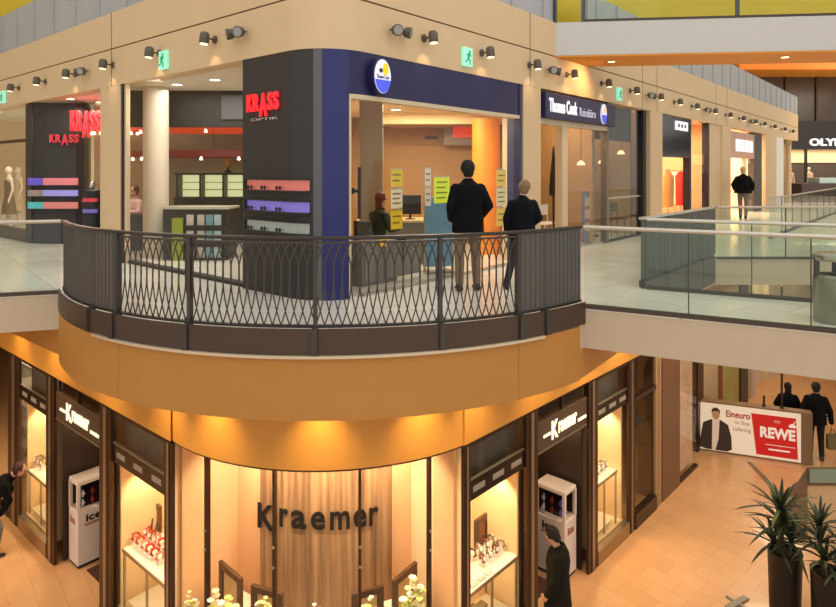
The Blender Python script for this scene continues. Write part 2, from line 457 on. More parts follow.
# ================================================================== RAILINGS
ZR = FU+1.0
RAILM = mat('railing_dark_metal', '#4b4641', .4, .5, var=.08)
PANELM = mat('ribbed_grey_panel', '#5f5c58', .5, .3, var=.1, scale=20)
HAND = mat('handrail_metal', '#3f3a36', .35, .5)
GHAND = mat('pale_steel_handrail', '#c9c4b8', .3, .6)
CURB = mat('dark_curb_channel', '#4a4038', .4, .4)
rail = thing('balcony_railing', 'curved dark metal balcony railing of interlaced pointed arches with solid end panels', 'railing', (BC.x, BC.y, FU))
obj('handrail', MB().strip(arc(A0, A1, BR-.035, 60), arc(A0, A1, BR+.035, 60), ZR-.035, ZR), HAND, rail, bevel=.008)
ua, ub_ = ang_u(120, BR), ang_u(516, BR)
obj('bottom_rail', MB().strip(arc(A0, A1, BR-.025, 60), arc(A0, A1, BR+.025, 60), FU+.075, FU+.10), HAND, rail)
obj('top_rail', MB().strip(arc(ua, ub_, BR-.012, 60), arc(ua, ub_, BR+.012, 60), ZR-.075, ZR-.055), RAILM, rail)
for k, (u0, u1) in enumerate(((57.5, 93.5), (94.5, 119), (517, 543), (544, 580))):
    b0, b1 = ang_u(u0, BR), ang_u(u1, BR)
    mb = MB().strip(arc(b0, b1, BR-.008, 8), arc(b0, b1, BR+.008, 8), FU+.10, ZR-.035)
    n = max(3, int((b1-b0)*BR/.07))
    for i in range(n):          # shallow standing ribs
        t = b0+(b1-b0)*(i+.5)/n
        mb.strip(arc(t-.0025, t+.0025, BR+.006, 1), arc(t-.0025, t+.0025, BR+.013, 1), FU+.11, ZR-.045)
    obj('solid_panel', mb, PANELM, rail)
obj('kick_panel', MB().strip(arc(A0, A1, BR+.055, 60), arc(A0, A1, BR+.075, 60), FU-.185, FU+.075), mat('kick_brown_metal', '#4d3e32', .45, .3), rail)
for u in (94, 118, 190, 315.5, 440, 518, 543):
    t = ang_u(u, BR)
    w = .0045 if 180 < u < 450 else .006
    if 100 < u < 530 : obj('post', MB().strip(arc(t-w, t+w, BR-.03, 1), arc(t-w, t+w, BR+.03, 1), FU-.19, ZR-.03), RAILM, rail)
    mb = MB().strip(arc(t-w*1.6, t+w*1.6, BR+.0, 1), arc(t-w*1.6, t+w*1.6, BR+.10, 1), FU-.185, FU+.078)
    obj('post_bracket', mb, RAILM, rail)
PIT = .0875/BR
cnt = int((ub_-ua)/PIT); PIT = (ub_-ua)/cnt
def baluster_mesh():
    mb = MB(); zt, zb = ZR-.06, FU+.095; ft, fb = .27, .43; N = 8
    for sgn in (-1, 1):
        mb.tube([bp(sgn*PIT*(1-i/N)**1.7, BR, zt-ft*i/N) for i in range(N+1)], .0075, 5)
        mb.tube([bp(sgn*PIT*(1-i/N)**1.7, BR, zb+fb*i/N) for i in range(N+1)], .0075, 5)
    mb.tube([bp(0, BR, zt-ft+.01), bp(0, BR, zb+fb-.01)], .0095, 6)
    return mb
b0 = obj('baluster', baluster_mesh(), RAILM, rail, smooth=True)
b0.rotation_euler.z = ua + PIT*.5 + PIT*.5
for i in range(1, cnt-1):
    c = b0.copy(); COL.objects.link(c); c.parent = rail; c.rotation_euler.z = ua + PIT*(i+1)

def balustrade(label, p0, p1, plen, hand=True, group=None, z0=FU):
    p0 = V((p0.x, p0.y, z0)); p1 = V((p1.x, p1.y, z0)); d = (p1-p0); L = d.length; d = d/L
    r = thing('glass_balustrade', label, 'balustrade', p0, group)
    fr = Frame((p0.x, p0.y), (d.x, d.y))
    mb = MB(); fr.box(mb, 0, L, -.03, .03, z0, z0+.048); obj('curb_channel', mb, CURB, r)
    mb = MB(); mb.tube([fr.p(0, 0, z0+1.0-.02), fr.p(L, 0, z0+1.0-.02)], .024, 10); obj('handrail', mb, GHAND, r, smooth=True)
    x = 0.0
    while x < L-.05:
        e = min(x+plen, L); mb = MB(); fr.box(mb, x+.008, e-.008, -.006, .006, z0+.048, z0+.97)
        obj('glass_panel', mb, GLASSG, r)
        if e < L-.05:
            mb = MB(); fr.box(mb, e-.006, e+.006, -.01, .01, z0+.048, z0+.965); obj('joint_strip', mb, CURB, r)
        x = e
    return r
balustrade('glass balustrade with pale handrail running left from the curved dark railing', bp(A0, BR, 0) - V((.04, .015, 0)), V((-14.5, E1.y-.30*(E1.x+14.5)*-1*-1, 0)) if False else V((-14.5, E1.y-.30*(14.5+E1.x), 0)), 1.3)
balustrade('near glass balustrade of the bridge, starting at the curved dark railing right end', bp(A1, BR, 0) + V((.04, -.02, 0)), NB, 1.17)
balustrade('far glass balustrade of the bridge, starting at the dark straight panel railing', J+V((.10, -.05, 0)), FBR, 1.3)
balustrade('long glass balustrade on the edge beyond the void, behind the bridge', KK+V((.04, 0, 0)), V((20, KK.y, 0)), 1.3)
# straight dark railing along the right gallery
J = J + dR.to_3d()*.10
r = thing('gallery_railing', 'straight dark solid panel railing beside the void along the right gallery', 'railing', J + V((0, 0, FU)))
fr = Frame((J.x, J.y), dR)
mb = MB(); fr.box(mb, .0, 3.6, -.035, .035, ZR-.035, ZR); obj('handrail', mb, GHAND, r)
for k in range(4):
    mb = MB(); fr.box(mb, k*.94+.01, k*.94+.93, -.008, .008, FU+.10, ZR-.04)
    for i in range(3): fr.box(mb, k*.94+.15+i*.31, k*.94+.165+i*.31, .006, .012, FU+.11, ZR-.05)
    obj('solid_panel', mb, mat('blue_grey_ribbed_panel', '#54554f', .55, .1), r)
    mb = MB(); fr.box(mb, k*.94+.0, k*.94+.05, -.03, .05, FU-.40, FU+.1); obj('post_bracket', mb, RAILM, r)
mb = MB(); fr.box(mb, .0, 3.6, .0, .03, FU+.07, FU+.10); obj('bottom_rail', mb, HAND, r)
mb = MB(); fr.box(mb, .0, 3.6, .03, .045, FU-.42, FU+.07); obj('kick_panel', mb, PANELM, r)
# dark far rail seen above it
a, b = FR.p(12.2, 2.55, 0), FR.p(30, 2.55, 0)
balustrade('grey glass balustrade along the far part of the right gallery', a, b, 1.5)
# upper bridge balustrade
r = thing('glass_balustrade', 'glass balustrade standing on the white upper bridge', 'balustrade', (3.0, 12.3, CB))
spot('bridge_downlight', V((3.95, 12.7, 9.05)), V((3.0, 13.1, 8.2)), 60, 120, (1, .62, .25), .9, .05); spot('bridge_downlight', V((7.2, 12.2, 9.05)), V((7.0, 12.6, 7.0)), 20, 110, (1, .62, .25), .9, .05)
for q_, l_ in ((V((3.95, 12.7, 9.10)), 'round downlight under the white upper bridge near the facade'), (V((7.2, 12.2, 9.10)), 'round downlight under the white upper bridge farther right')):
    t_ = thing('ceiling_downlight', l_, 'ceiling light', q_, 'upper bridge downlights')
    obj('disc', MB().lathe(q_ - V((0, 0, .014)), [(.07, 0), (.07, .012)], 16), mat('bridge_lamp_disc', '#ffe6c0', .4, emit='#ffd090', estr=4), t_); obj('trim_ring', MB().lathe(q_, [(.09, -.012), (.09, 0), (.07, 0)], 16), STEEL, t_)
a, b = V((3.25, 12.20, 0)), V((13.6, 11.08, 0)); fr = Frame((a.x, a.y), ((b-a).x, (b-a).y)); L = (b-a).length
mb = MB(); fr.box(mb, 0, L, -.03, .03, CB, CB+.05); obj('curb_channel', mb, CURB, r)
mb = MB(); mb.tube([fr.p(0, 0, CB+1.0), fr.p(L, 0, CB+1.0)], .024, 10); obj('handrail', mb, GHAND, r, smooth=True)
xj = [0, fr.xu(738), fr.xu(738)+3.2, L]
for i in range(3):
    mb = MB(); fr.box(mb, xj[i]+.02, xj[i+1]-.02, -.006, .006, CB+.05, CB+.97); obj('glass_panel', mb, GLASSG, r)
    mb = MB(); fr.box(mb, xj[i]-.035, xj[i]+.035, -.05, -.01, CB, CB+.99); obj('post', mb, mat('slate_post', '#4c5258', .4, .4), r)
mb = MB(); FR.box(mb, 5.93, 6.0, -.03, .03, CB, CT); struct('trim_cladding_end', mb, MATS['slate_post'])

# ================================================================== WALL LAMPS, EXIT SIGNS
LENS = mat('lamp_lens', '#fff2d8', .4, emit='#ffe2b0', estr=2.2)
LAMPB = mat('lamp_body', '#5d564b', .5, .2)
LS = .70
def lamp_proto(double=False):
    if not double:
        t = thing('wall_spotlight', 'x', 'wall lamp', (0, 0, 0))
        obj('mounting_plate', MB().lathe((0, -.002, 0), [(.085, 0), (.085, .03), (.05, .045)], 16, (0, -1, 0)), LAMPB, t, smooth=True)
        obj('arm', MB().tube([(0, -.03, 0), (0, -.18, 0)], .02, 8), LAMPB, t, smooth=True)
        h = obj('lamp_head', MB().lathe((0, -.27, -.13), [(.09, 0), (.1, .02), (.1, .2), (.07, .245), (.02, .25)], 18, (0, .10, 1)), LAMPB, t, smooth=True)
        obj('lens', MB().lathe((0, -.271, -.139), [(.082, 0), (.082, .012)], 18, (0, .10, 1)), LENS, h, smooth=True)
    else:
        t = thing('wall_floodlight', 'x', 'wall lamp', (0, 0, 0))
        obj('bracket', MB().tube([(-.19, -.02, .0), (-.12, -.16, -.03), (.12, -.16, -.03), (.19, -.02, .0)], .018, 8), LAMPB, t, smooth=True)
        for s in (-1, 1):
            h = obj('lamp_head', MB().lathe((s*.12, -.10, -.01), [(.05, 0), (.10, .04), (.115, .16), (.105, .17)], 20, (s*.5, -1, -.25)), LAMPB, t, smooth=True)
            d = V((s*.5, -1, -.25)).normalized()
            obj('lens', MB().lathe(V((s*.12, -.10, -.01))+d*.166, [(.09, 0), (.09, .008)], 20, tuple(d)), mat('grey_lens', '#9a9a96', .2), h, smooth=True)
    return t
protoS, protoD = lamp_proto(), lamp_proto(True)
for _p in (protoS, protoD):
    for _c in _p.children_recursive: _c.data.transform(Matrix.Scale(LS, 4)); _c.location = _c.location*LS
usedS = usedD = False
ORD = ['first', 'second', 'third', 'fourth', 'fifth', 'sixth', 'seventh', 'eighth', 'ninth', 'tenth', 'eleventh', 'twelfth', 'thirteenth', 'fourteenth', 'fifteenth', 'sixteenth', 'seventeenth', 'eighteenth']
ZL = 8.81
def put_lamp(fr, u, double, label):
    global usedS, usedD
    x = fr.xu(u, .25 if not double else .12); loc = fr.p(x, 0, ZL)
    rz = math.atan2(fr.r.y, fr.r.x)
    p = protoD if double else protoS
    first = not (usedD if double else usedS)
    grp = 'twin floodlights on the beige fascia' if double else 'black spotlights on the beige fascia'
    if first: o = p; o.location = loc; o.rotation_euler = (0, 0, rz); o['label'] = label; o['group'] = grp
    else: o = clone(p, loc, label, grp, rz)
    if double: usedD = True
    else: usedS = True
    return o
for i, u in enumerate((200, 145, 99, 62, 33, 7)):
    put_lamp(FL, u, False, '%s black spotlight from the rounded corner on the left beige fascia' % ORD[i])
    if i < 4:
        x = FL.xu(u, .25); spot('wall_lamp_beam', FL.p(x, .30, ZL-.16), FL.p(x, 0, ZL-.42), 3.5, 60)
put_lamp(FL, 235, True, 'twin floodlight nearest the rounded corner on the left beige fascia')
put_lamp(FL, 80, True, 'small twin floodlight above the dark panel wall on the left beige fascia')
put_lamp(FR, 402, True, 'twin floodlight above the blue fascia sign on the right beige fascia')
put_lamp(FR, 555, True, 'twin floodlight beside the end of the white upper bridge')
put_lamp(FR, 652, True, 'twin floodlight on the second beige pillar of the right facade')
put_lamp(FR, 708, True, 'twin floodlight on the third stretch of the right beige fascia')
put_lamp(FR, 752, True, 'small twin floodlight far along the right beige fascia')
for i, u in enumerate((437, 494, 541, 578, 612, 640, 664, 683, 700, 718, 733, 746, 758, 767, 777, 787, 795)):
    put_lamp(FR, u, False, '%s black spotlight from the rounded corner on the right beige fascia' % ORD[i])
    if i < 6:
        x = FR.xu(u, .25); spot('wall_lamp_beam', FR.p(x, .30, ZL-.16), FR.p(x, 0, ZL-.42), 3.5, 60)

EXG = mat('exit_sign_face', '#9fe0c8', .4, emit='#8fe8c8', estr=.55)
EXD = mat('exit_sign_green', '#119a6c', .4, emit='#0a9a66', estr=.25)
def exit_sign(fr, u, v, label):
    x = fr.xu(u, .05); q = fr.p(x, .05, 0); z = ZC+(171-v)/FOC*q.y
    t = thing('exit_sign', label, 'exit sign', fr.p(x, 0, z-.15), 'lit green exit signs on the beige fascia')
    mb = MB(); fr.box(mb, x-.12, x+.12, .0, .06, z-.15, z+.15); obj('housing', mb, EXG, t, bevel=.01)
    mb = MB()                       # running figure
    mb.lathe(fr.p(x+.03, .06, z+.085), [(.022, 0), (.022, .006)], 12, tuple(fr.n))
    for a, b, w in (((.02, .06), (-.01, -.02), .022), ((.015, .05), (.07, .02), .010), ((.015, .05), (-.05, .03), .010), ((-.01, -.02), (.05, -.06), .012), ((.05, -.06), (.03, -.12), .011), ((-.01, -.02), (-.045, -.07), .012), ((-.045, -.07), (-.095, -.08), .011)):
        mb.tube([fr.p(x+a[0], .062, z+a[1]), fr.p(x+b[0], .062, z+b[1])], w, 6)
    obj('running_figure_pictogram', mb, EXD, t)
exit_sign(FL, 162.5, 60, 'lit green exit sign beside the second spotlight left of the corner')
exit_sign(FL, 2, 97, 'lit green exit sign at the far left end of the fascia')
exit_sign(FR, 468, 57, 'lit green exit sign above the navy shop header right of the corner')
exit_sign(FR, 620, 94, 'lit green exit sign beyond the white upper bridge on the fascia')
# ================================================================== UPPER SHOPS
NW = [0]
def win_root(loc):
    NW[0] += 1; return sroot('window_%d' % NW[0], loc)
def pane(fr, x0, x1, o, z0, z1, root, m=None):
    mb = MB(); fr.box(mb, x0, x1, o-.006, o+.006, z0, z1); return obj('pane', mb, m or GLASS, root)
def bar(fr, x0, x1, o0, o1, z0, z1, root, m, name='frame'):
    mb = MB(); fr.box(mb, x0, x1, o0, o1, z0, z1); return obj(name, mb, m, root)
DOWN = mat('downlight_disc', '#fff4dd', .4, emit='#fff0d0', estr=6)
def downlight(p, label, group, r=.09):
    t = thing('ceiling_downlight', label, 'ceiling light', p, group)
    obj('trim_ring', MB().lathe(p, [(r+.02, -.012), (r+.02, 0), (r, 0)], 16), STEEL, t)
    obj('disc', MB().lathe(p + V((0, 0, -.014)), [(r, 0), (r, .012)], 16), DOWN, t)

# ---- dark corner panel wall with niches (left of the corner)
xk = FL.xu(242)
pw = lambda o: corner_path(o, xk, None, 0, math.radians(32), 8)
struct('wall_corner_panel', MB().strip(pw(-.25), pw(-.012), FU, FB), ANTHRA)
pg = lambda o: [corner(math.radians(32)+math.radians(9.5)*i/3, o) for i in range(4)]
struct('wall_corner_strip', MB().strip(pg(-.25), pg(-.006), FU, FB), MIDGREY)
pb = lambda o: [corner(math.radians(41.5)+math.radians(28.5)*i/8, o) for i in range(9)]
struct('pillar_blue_corner', MB().strip(pb(-.25), pb(-.0), FU, FB), BLUE)
def niche(v0, v1, base, glow, label, seed):
    z = lambda v, Y: ZC+(171-v)/FOC*Y
    x0, x1 = FL.xu(247, 0), -RC
    z0, z1 = z(v1, 8.5), z(v0, 8.5)
    rnd = random.Random(seed)
    t = thing('wall_niche', label, 'display niche', FL.p(-1.1, 0, z0), 'lit eyewear niches in the dark corner wall')  # a lit niche, built as a glowing panel with lips; not a shelf
    pth = lambda o: corner_path(o, x0, None, 0, math.radians(28), 7)
    obj('back_panel', MB().strip(pth(-.004), pth(.004), z0+.01, z1-.01), mat('niche_'+label[:12].replace(' ', '_'), base, .5, emit=glow, estr=.28, var=.3, scale=9), t)
    obj('upper_lip', MB().strip(pth(-.004), pth(.035), z1-.012, z1+.006), ANTHRA, t)
    obj('lower_lip', MB().strip(pth(-.004), pth(.06), z0-.006, z0+.012), ANTHRA, t)
    mb = MB(); FL.box(mb, x0-.012, x0+.012, -.01, .05, z0, z1); obj('end_lip', mb, ANTHRA, t)
    return z0
specs = []
for (v0, v1, b, g, lab, sd) in ((179, 190.5, '#b8695c', '#ff8a78', 'red glowing eyewear niche, topmost in the dark corner wall', 1), (199.5, 211, '#7f6fb8', '#9080f0', 'violet glowing eyewear niche, middle one in the dark corner wall', 2), (219.5, 231, '#7d8078', '#b8c0b0', 'pale grey eyewear niche, lowest in the dark corner wall', 3)):
    specs.append(niche(v0, v1, b, g, lab, sd))
GLS = mat('eyewear_black', '#1c1418', .3)
def eyewear(p, fr, label):
    t = thing('spectacles', label, 'glasses', p, 'spectacles in the glowing niches')
    x = 0
    for s in (-1, 1):
        obj('lens_rim', MB().lathe(p + fr.r*s*.034 + V((0, 0, .03)), [(.024, 0), (.03, .004), (.024, .008)], 14, tuple(fr.n)), GLS, t)
        obj('temple', MB().tube([p + fr.r*s*.064 + V((0, 0, .035)) + fr.n*.004, p + fr.r*s*.066 - fr.n*.03 + V((0, 0, .03))], .003, 5), GLS, t)
    obj('bridge', MB().tube([p - fr.r*.01 + V((0, 0, .034)), p + fr.r*.01 + V((0, 0, .034))], .004, 5), GLS, t)
nn = ('red', 'violet', 'pale grey')
for k, z0 in enumerate(specs):
    for j, xx in enumerate((-1.48, -1.18, -.85)):
        eyewear(FL.p(xx, .045, z0+.015), FL, 'black spectacles on the %s niche, %s' % (nn[k], ('nearest the shop window', 'midway along it', 'nearest the blue pillar')[j]))
def krass(w, h, d):
    out = MB(); x = 0
    for ch, cw, dh, bo in (('K', .2, 0, .03), ('R', .2, 0, .03), ('A', .24, .32, .02), ('S', .17, .0, .03), ('S', .17, 0, .03)):
        m_ = text(ch, cw*w*.93, h*(1+dh), d, bo); out.add([p + V((x, -h*dh, 0)) for p in m_.v], m_.f); x += cw*w*1.02
    return out
# red wordmark on the dark corner wall
REDL = mat('red_lit_letters', '#e0242c', .4, emit='#ff2a30', estr=.9)
REDD = mat('red_dim_letters', '#c03a44', .5, emit='#c02a36', estr=.35)
t = thing('shop_sign', 'small red lit KRASS lettering high on the dark corner wall', 'shop sign', FL.p(-1.25, 0, 7.6))
obj('lettering', krass(FL.xu(280)-FL.xu(248), .24, .03).map(lambda p: FL.p(FL.xu(248)+p.x, p.z, 7.68+p.y)), REDL, t)
obj('small_lettering', ftext(FL, 'OPTIK', FL.xu(251), .0, 7.55, .62, .035, .008, .0), mat('pale_letters', '#c9c2b8', .5), t)

# ---- KRASS shop, left bay
FX0 = FL.xu(120)
KR = win_root(FL.p(-3, -.1, FU))
pane(FL, FX0+.18, xk-.01, -.06, FU+.05, FB-.02, KR)
bar(FL, FX0+.01, FX0+.10, -.12, -.02, FU, FB, KR, BLACK)
bar(FL, FX0+.11, FX0+.18, -.10, -.03, FU, FB, KR, CHAMP)
bar(FL, FX0, xk, -.2, -.06, FU, FU+.05, KR, BLACK, 'bottom_frame')
CEILU = mat('shop_white_ceiling', '#ded6c8', .7)
def wallbox(name, a, b, z0, z1, m, th=.08):
    a = V((a[0], a[1], 0)); b = V((b[0], b[1], 0)); d = (b-a).normalized(); n = V((-d.y, d.x, 0))*th/2
    return struct(name, MB().prism([a-n, b-n, b+n, a+n], z0, z1), m)
inn = lambda tt: (CX + tt*(-dL.x+dR.x), CY + tt*(-dL.y+dR.y))
KY = 15.3
struct('ceiling_shop_left', MB().prism([FL.p(-14, -.31, 0), FL.p(-.9, -.31, 0), V((CX-.12, CY+1.3, 0)), V((CX-.72, KY, 0)), V((-9, 18, 0))], FB+.05, FB+.1), CEILU)
wallbox('wall_partition', inn(.75), (CX-.65, KY), FU, FB+.05, WALLWARM)
TAUPE = mat('taupe_wall', '#86735f', .7)
wallbox('wall_shop_back', (-6.4, KY), (-1.7, KY), FU, FB+.05, TAUPE)
struct('wall_bulkhead_left', MB().abox(-7.3, -6.35, 14.0, 14.1, ZC+1.42, ZC+1.75), MATS['black_bulkhead']) if 'black_bulkhead' in MATS else None
wallbox('wall_shop_back_left', (-7.6, 14.6), (-6.4, KY), FU, FB+.05, mat('sand_wall', '#9c8264', .7))
struct('wall_bulkhead', MB().abox(-6.2, -1.75, 12.55, 12.7, 7.75, FB+.05), mat('black_bulkhead', '#0f0e10', .6))
struct('wall_bulkhead_panel', MB().abox(-3.95, -3.5, 12.5, 12.549, 7.9, FB-.05), mat('bulkhead_grey', '#45474c', .6))
# round white column inside
c = V(((156-418)/FOC*12.1, 12.1, FU))
struct('column', MB().lathe(c, [(.235, 0), (.235, FB+.05-FU)], 28), mat('white_column', '#d2c8b6', .6), smooth=True)
# red ring pendants
def ring(cx, cy, z, rx, h, m, label):
    t = thing('ring_pendant_lamp', label, 'pendant lamp', (cx, cy, z), 'red ring pendant lamps in the eyewear shop')
    mb = MB(); N = 40
    ins = [V((cx+(rx-.05)*math.cos(2*PI*i/N), cy+(rx-.05)*.45*math.sin(2*PI*i/N), 0)) for i in range(N+1)]
    ous = [V((cx+rx*math.cos(2*PI*i/N), cy+rx*.45*math.sin(2*PI*i/N), 0)) for i in range(N+1)]
    obj('ring', mb.strip(ins, ous, z, z+h), m, t)
    for k in range(7):
        a = PI + PI*(k+.5)/7; q = V((cx+rx*.97*math.cos(a), cy+rx*.45*.97*math.sin(a), z-.05))
        obj('lamp_cup', MB().lathe(q, [(.02, .05), (.035, .0), (.03, -.02)], 10), mat('small_lamp_glow', '#fff0d8', .4, emit='#ffe8c8', estr=3), t)
    for s in (-.6, 0, .6):
        obj('suspension_wire', MB().tube([(cx+rx*s, cy, z+h), (cx+rx*s, cy, FB+.05)], .006, 5), BLACK, t)
REDR = mat('red_orange_ring', '#a83c20', .4, emit='#e84a1c', estr=.5)
ring(-4.35, 13.6, 7.72, 1.95, .12, REDR, 'upper orange-red ring pendant lamp behind the left shop window')
ring(-4.55, 13.85, 7.16, 1.82, .14, mat('dark_red_ring', '#5e1512', .4, emit='#901010', estr=.12), 'lower dark red ring pendant lamp behind the left shop window')
ring(-6.9, 16.2-2.0, 7.75, .55, .2, REDR, 'short orange-red ring pendant lamp left of the white column')
# glowing display cabinet
def cab_lit():
    Y = 14.6; x0 = (177-418)/FOC*Y; x1 = (246-418)/FOC*Y
    z0, z1 = ZC+(171-197)/FOC*Y, ZC+(171-175)/FOC*Y
    t = thing('lit_display_cabinet', 'glowing pale green display cabinet on black base behind the shop counter', 'cabinet', ((x0+x1)/2, Y, FU))
    obj('base_unit', MB().abox(x0-.05, x1+.1, Y-.05, Y+.4, FU, z0), BLACK, t)
    obj('glowing_back', MB().abox(x0, x1, Y+.3, Y+.34, z0, z1), mat('pale_green_glow', '#d5d8a8', .5, emit='#e6ecb0', estr=.75, var=.15), t)
    obj('case_frame', MB().abox(x0-.05, x1+.1, Y-.02, Y+.36, z1, z1+.05), BLACK, t)
    for k in range(4):
        xx = x0 + (x1-x0)*k/3; obj('upright', MB().abox(xx-.02, xx+.02, Y, Y+.3, z0, z1), BLACK, t)
    for k in range(1, 3):
        zz = z0+(z1-z0)*k/3; obj('glass_shelf', MB().abox(x0, x1, Y+.02, Y+.3, zz-.008, zz+.008), mat('shelf_edge', '#8f966a', .3), t)
cab_lit()
def counter():
    Y = 11.6; x0 = (163-418)/FOC*Y; x1 = (228-418)/FOC*Y; zt = ZC+(171-207)/FOC*Y
    t = thing('sales_counter', 'black sales counter with brochure rack front inside the left shop', 'counter', ((x0+x1)/2, Y, FU))
    obj('body', MB().abox(x0, x1, Y, Y+.55, FU, zt-.04), BLACK, t)
    obj('worktop', MB().abox(x0-.04, x1+.05, Y-.05, Y+.6, zt-.04, zt), mat('pale_worktop', '#b9b2a6', .3), t)
    n = 0
    for r_ in range(3):
        zz = zt-.22-.30*r_-.12
        obj('rack_ledge', MB().abox(x0+.42, x1-.03, Y-.10, Y, zz-.02, zz), BLACK, t)
        for k, (cx_, cl) in enumerate(((.46, '#c8b8b4'), (.66, '#b8b4aa'), (.82, '#6f9aa8'), (.97, '#a8c0c4'))):
            b = obj('brochure', MB().abox(x0+cx_, x0+cx_+.13, Y-.06, Y-.035, zz+.003, zz+.2), mat('brochure_'+cl[1:], cl, .6), None, bevel=.002)
            tag(b, '%s brochure in the %s row of the black counter rack, %s from left' % (('pinkish', 'beige', 'teal', 'pale blue')[k], ('top', 'middle', 'bottom')[r_], ORD[k]), 'brochure', 'brochures in the counter rack')
    b = obj('lime_banner', MB().abox(x0+.2, x0+.4, Y-.09, Y-.05, FU+.0, zt-.2), mat('lime_green_panel', '#8f9a1e', .5), None)
    tag(b, 'upright lime green panel leaning on the black counter front', 'panel')
counter()
b = thing('bust_display', 'golden head display on the shelf top above the glowing cabinet', 'display', at(228, 172.6, 14.82)); p = wloc(b)
obj('stand', MB().lathe(p, [(.1, 0), (.08, .03), (.035, .06), (.035, .12)], 14), BLACK, b, smooth=True)
obj('head_form', MB().ell(p+V((0, 0, .24)), (.09, 0, 0), (0, .1, 0), (0, 0, .13)), mat('gold_head', '#b98d3e', .4), b, smooth=True)
# dark S-shaped entrance wall further left
Yw = 14.25
ew = [at(u, 171, Y) for u, Y in ((27, 14.5), (33, 14.28), (47, 14.2), (62, 14.2), (76, 14.22), (84, 14.35), (89, 14.7), (91, 15.2))]
def off(pts, d):
    out = []
    for i, p in enumerate(pts):
        t = (pts[min(i+1, len(pts)-1)]-pts[max(i-1, 0)]).normalized(); out.append(V((p.x - t.y*d, p.y + t.x*d, 0)))
    return out
ew = [V((p.x, p.y, 0)) for p in ew]
struct('wall_entrance_panel', MB().strip(off(ew, .2), ew, FU, ZC+(171-103)/FOC*14.2), ANTHRA)
struct('wall_entrance_edge', MB().strip(off(ew[:2], .3), off(ew[:2], -.03), FU, ZC+(171-103)/FOC*14.2), mat('edge_charcoal', '#2f2e30', .5))
for k, (v0, v1, ca, ea, nmn) in enumerate(((178, 185, '#b06a70', '#ff8a80', 'pinkish red'), (190, 196, '#8a86b8', '#a8a0ff', 'lilac'), (202, 208.5, '#a8706a', '#ff8a7a', 'salmon'))):
    z0, z1 = ZC+(171-v1)/FOC*14.2, ZC+(171-v0)/FOC*14.2; x0, x1 = (29-418)/FOC*14.2, (78.5-418)/FOC*14.2
    t = thing('wall_niche', '%s glowing niche, %s in the dark wall left of the beige pillar' % (nmn, ('topmost', 'middle one', 'lowest')[k]), 'display niche', ((x0+x1)/2, 14.15, z0), 'lit niches in the dark left wall')  # also a lit niche rather than a shelf, drawn as glowing panels
    obj('back_panel', MB().abox(x0+.35, x1, 14.15, 14.19, z0, z1), mat('glow_'+nmn.replace(' ', '_'), ca, .5, emit=ea, estr=.35, var=.3, scale=5), t)
    obj('end_panel', MB().abox(x0, x0+.34, 14.15, 14.19, z0, z1), mat('glow_end_%d' % k, ('#5a4a9a', '#7a6a60', '#4a9a9a')[k], .5, emit=('#6a50e0', '#a89080', '#50c0c0')[k], estr=.35, var=.3), t)
    obj('lower_lip', MB().abox(x0, x1, 14.09, 14.19, z0-.02, z0), ANTHRA, t)
t = thing('shop_sign', 'large red lit KRASS lettering beside the left beige pillar', 'shop sign', at(86, 133, 13.9))
x0 = (72-418)/FOC*13.9; x1 = (101.5-418)/FOC*13.9
obj('lettering', krass(x1-x0, .45, .08).map(lambda p: V((x0+p.x, 13.9-p.z, ZC+(171-131)/FOC*13.9+p.y))), REDL, t)
obj('back_bar', MB().abox(x0+.05, x1+.1, 13.93, 14.05, ZC+(171-122)/FOC*13.9, ZC+(171-117)/FOC*13.9), mat('dark_red_bar', '#3a1214', .5), t)
t = thing('shop_sign', 'small dim pinkish KRASS lettering on the dark wall left of the large red one', 'shop sign', at(63, 143, 14.1))
x2 = (48.5-418)/FOC*14.1; x3 = (78-418)/FOC*14.1
obj('lettering', krass(x3-x2, .19, .03).map(lambda p: V((x2+p.x, 14.16-p.z, ZC+(171-142.5)/FOC*14.1+p.y))), REDD, t)
# black product column between wall and pillar
Y = 13.2; x0 = (80-418)/FOC*Y; x1 = (99-418)/FOC*Y
t = thing('display_stand', 'black display stand with red and violet strips beside the left beige pillar', 'display stand', ((x0+x1)/2, Y, FU))
obj('body', MB().lathe(((x0+x1)/2, Y+.2, FU), [(.22, 0), (.22, ZC-FU-.42), (.2, ZC-FU-.40)], 20), BLACK, t, smooth=True)
for k, (v, m_) in enumerate(((200, REDD), (211, mat('violet_strip', '#6a5a9a', .5, emit='#7060c0', estr=.3)))):
    zz = ZC+(171-v)/FOC*Y; obj('strip', MB().abox((x0+x1)/2-.13, (x0+x1)/2+.17, Y-.04, Y+.02, zz-.04, zz+.04), m_, t)
obj('top_ornament', MB().ell(((x0+x1)/2-.05, Y+.2, ZC-.33), (.06, 0, 0), (0, .06, 0), (0, 0, .1)), STEEL, t, smooth=True)
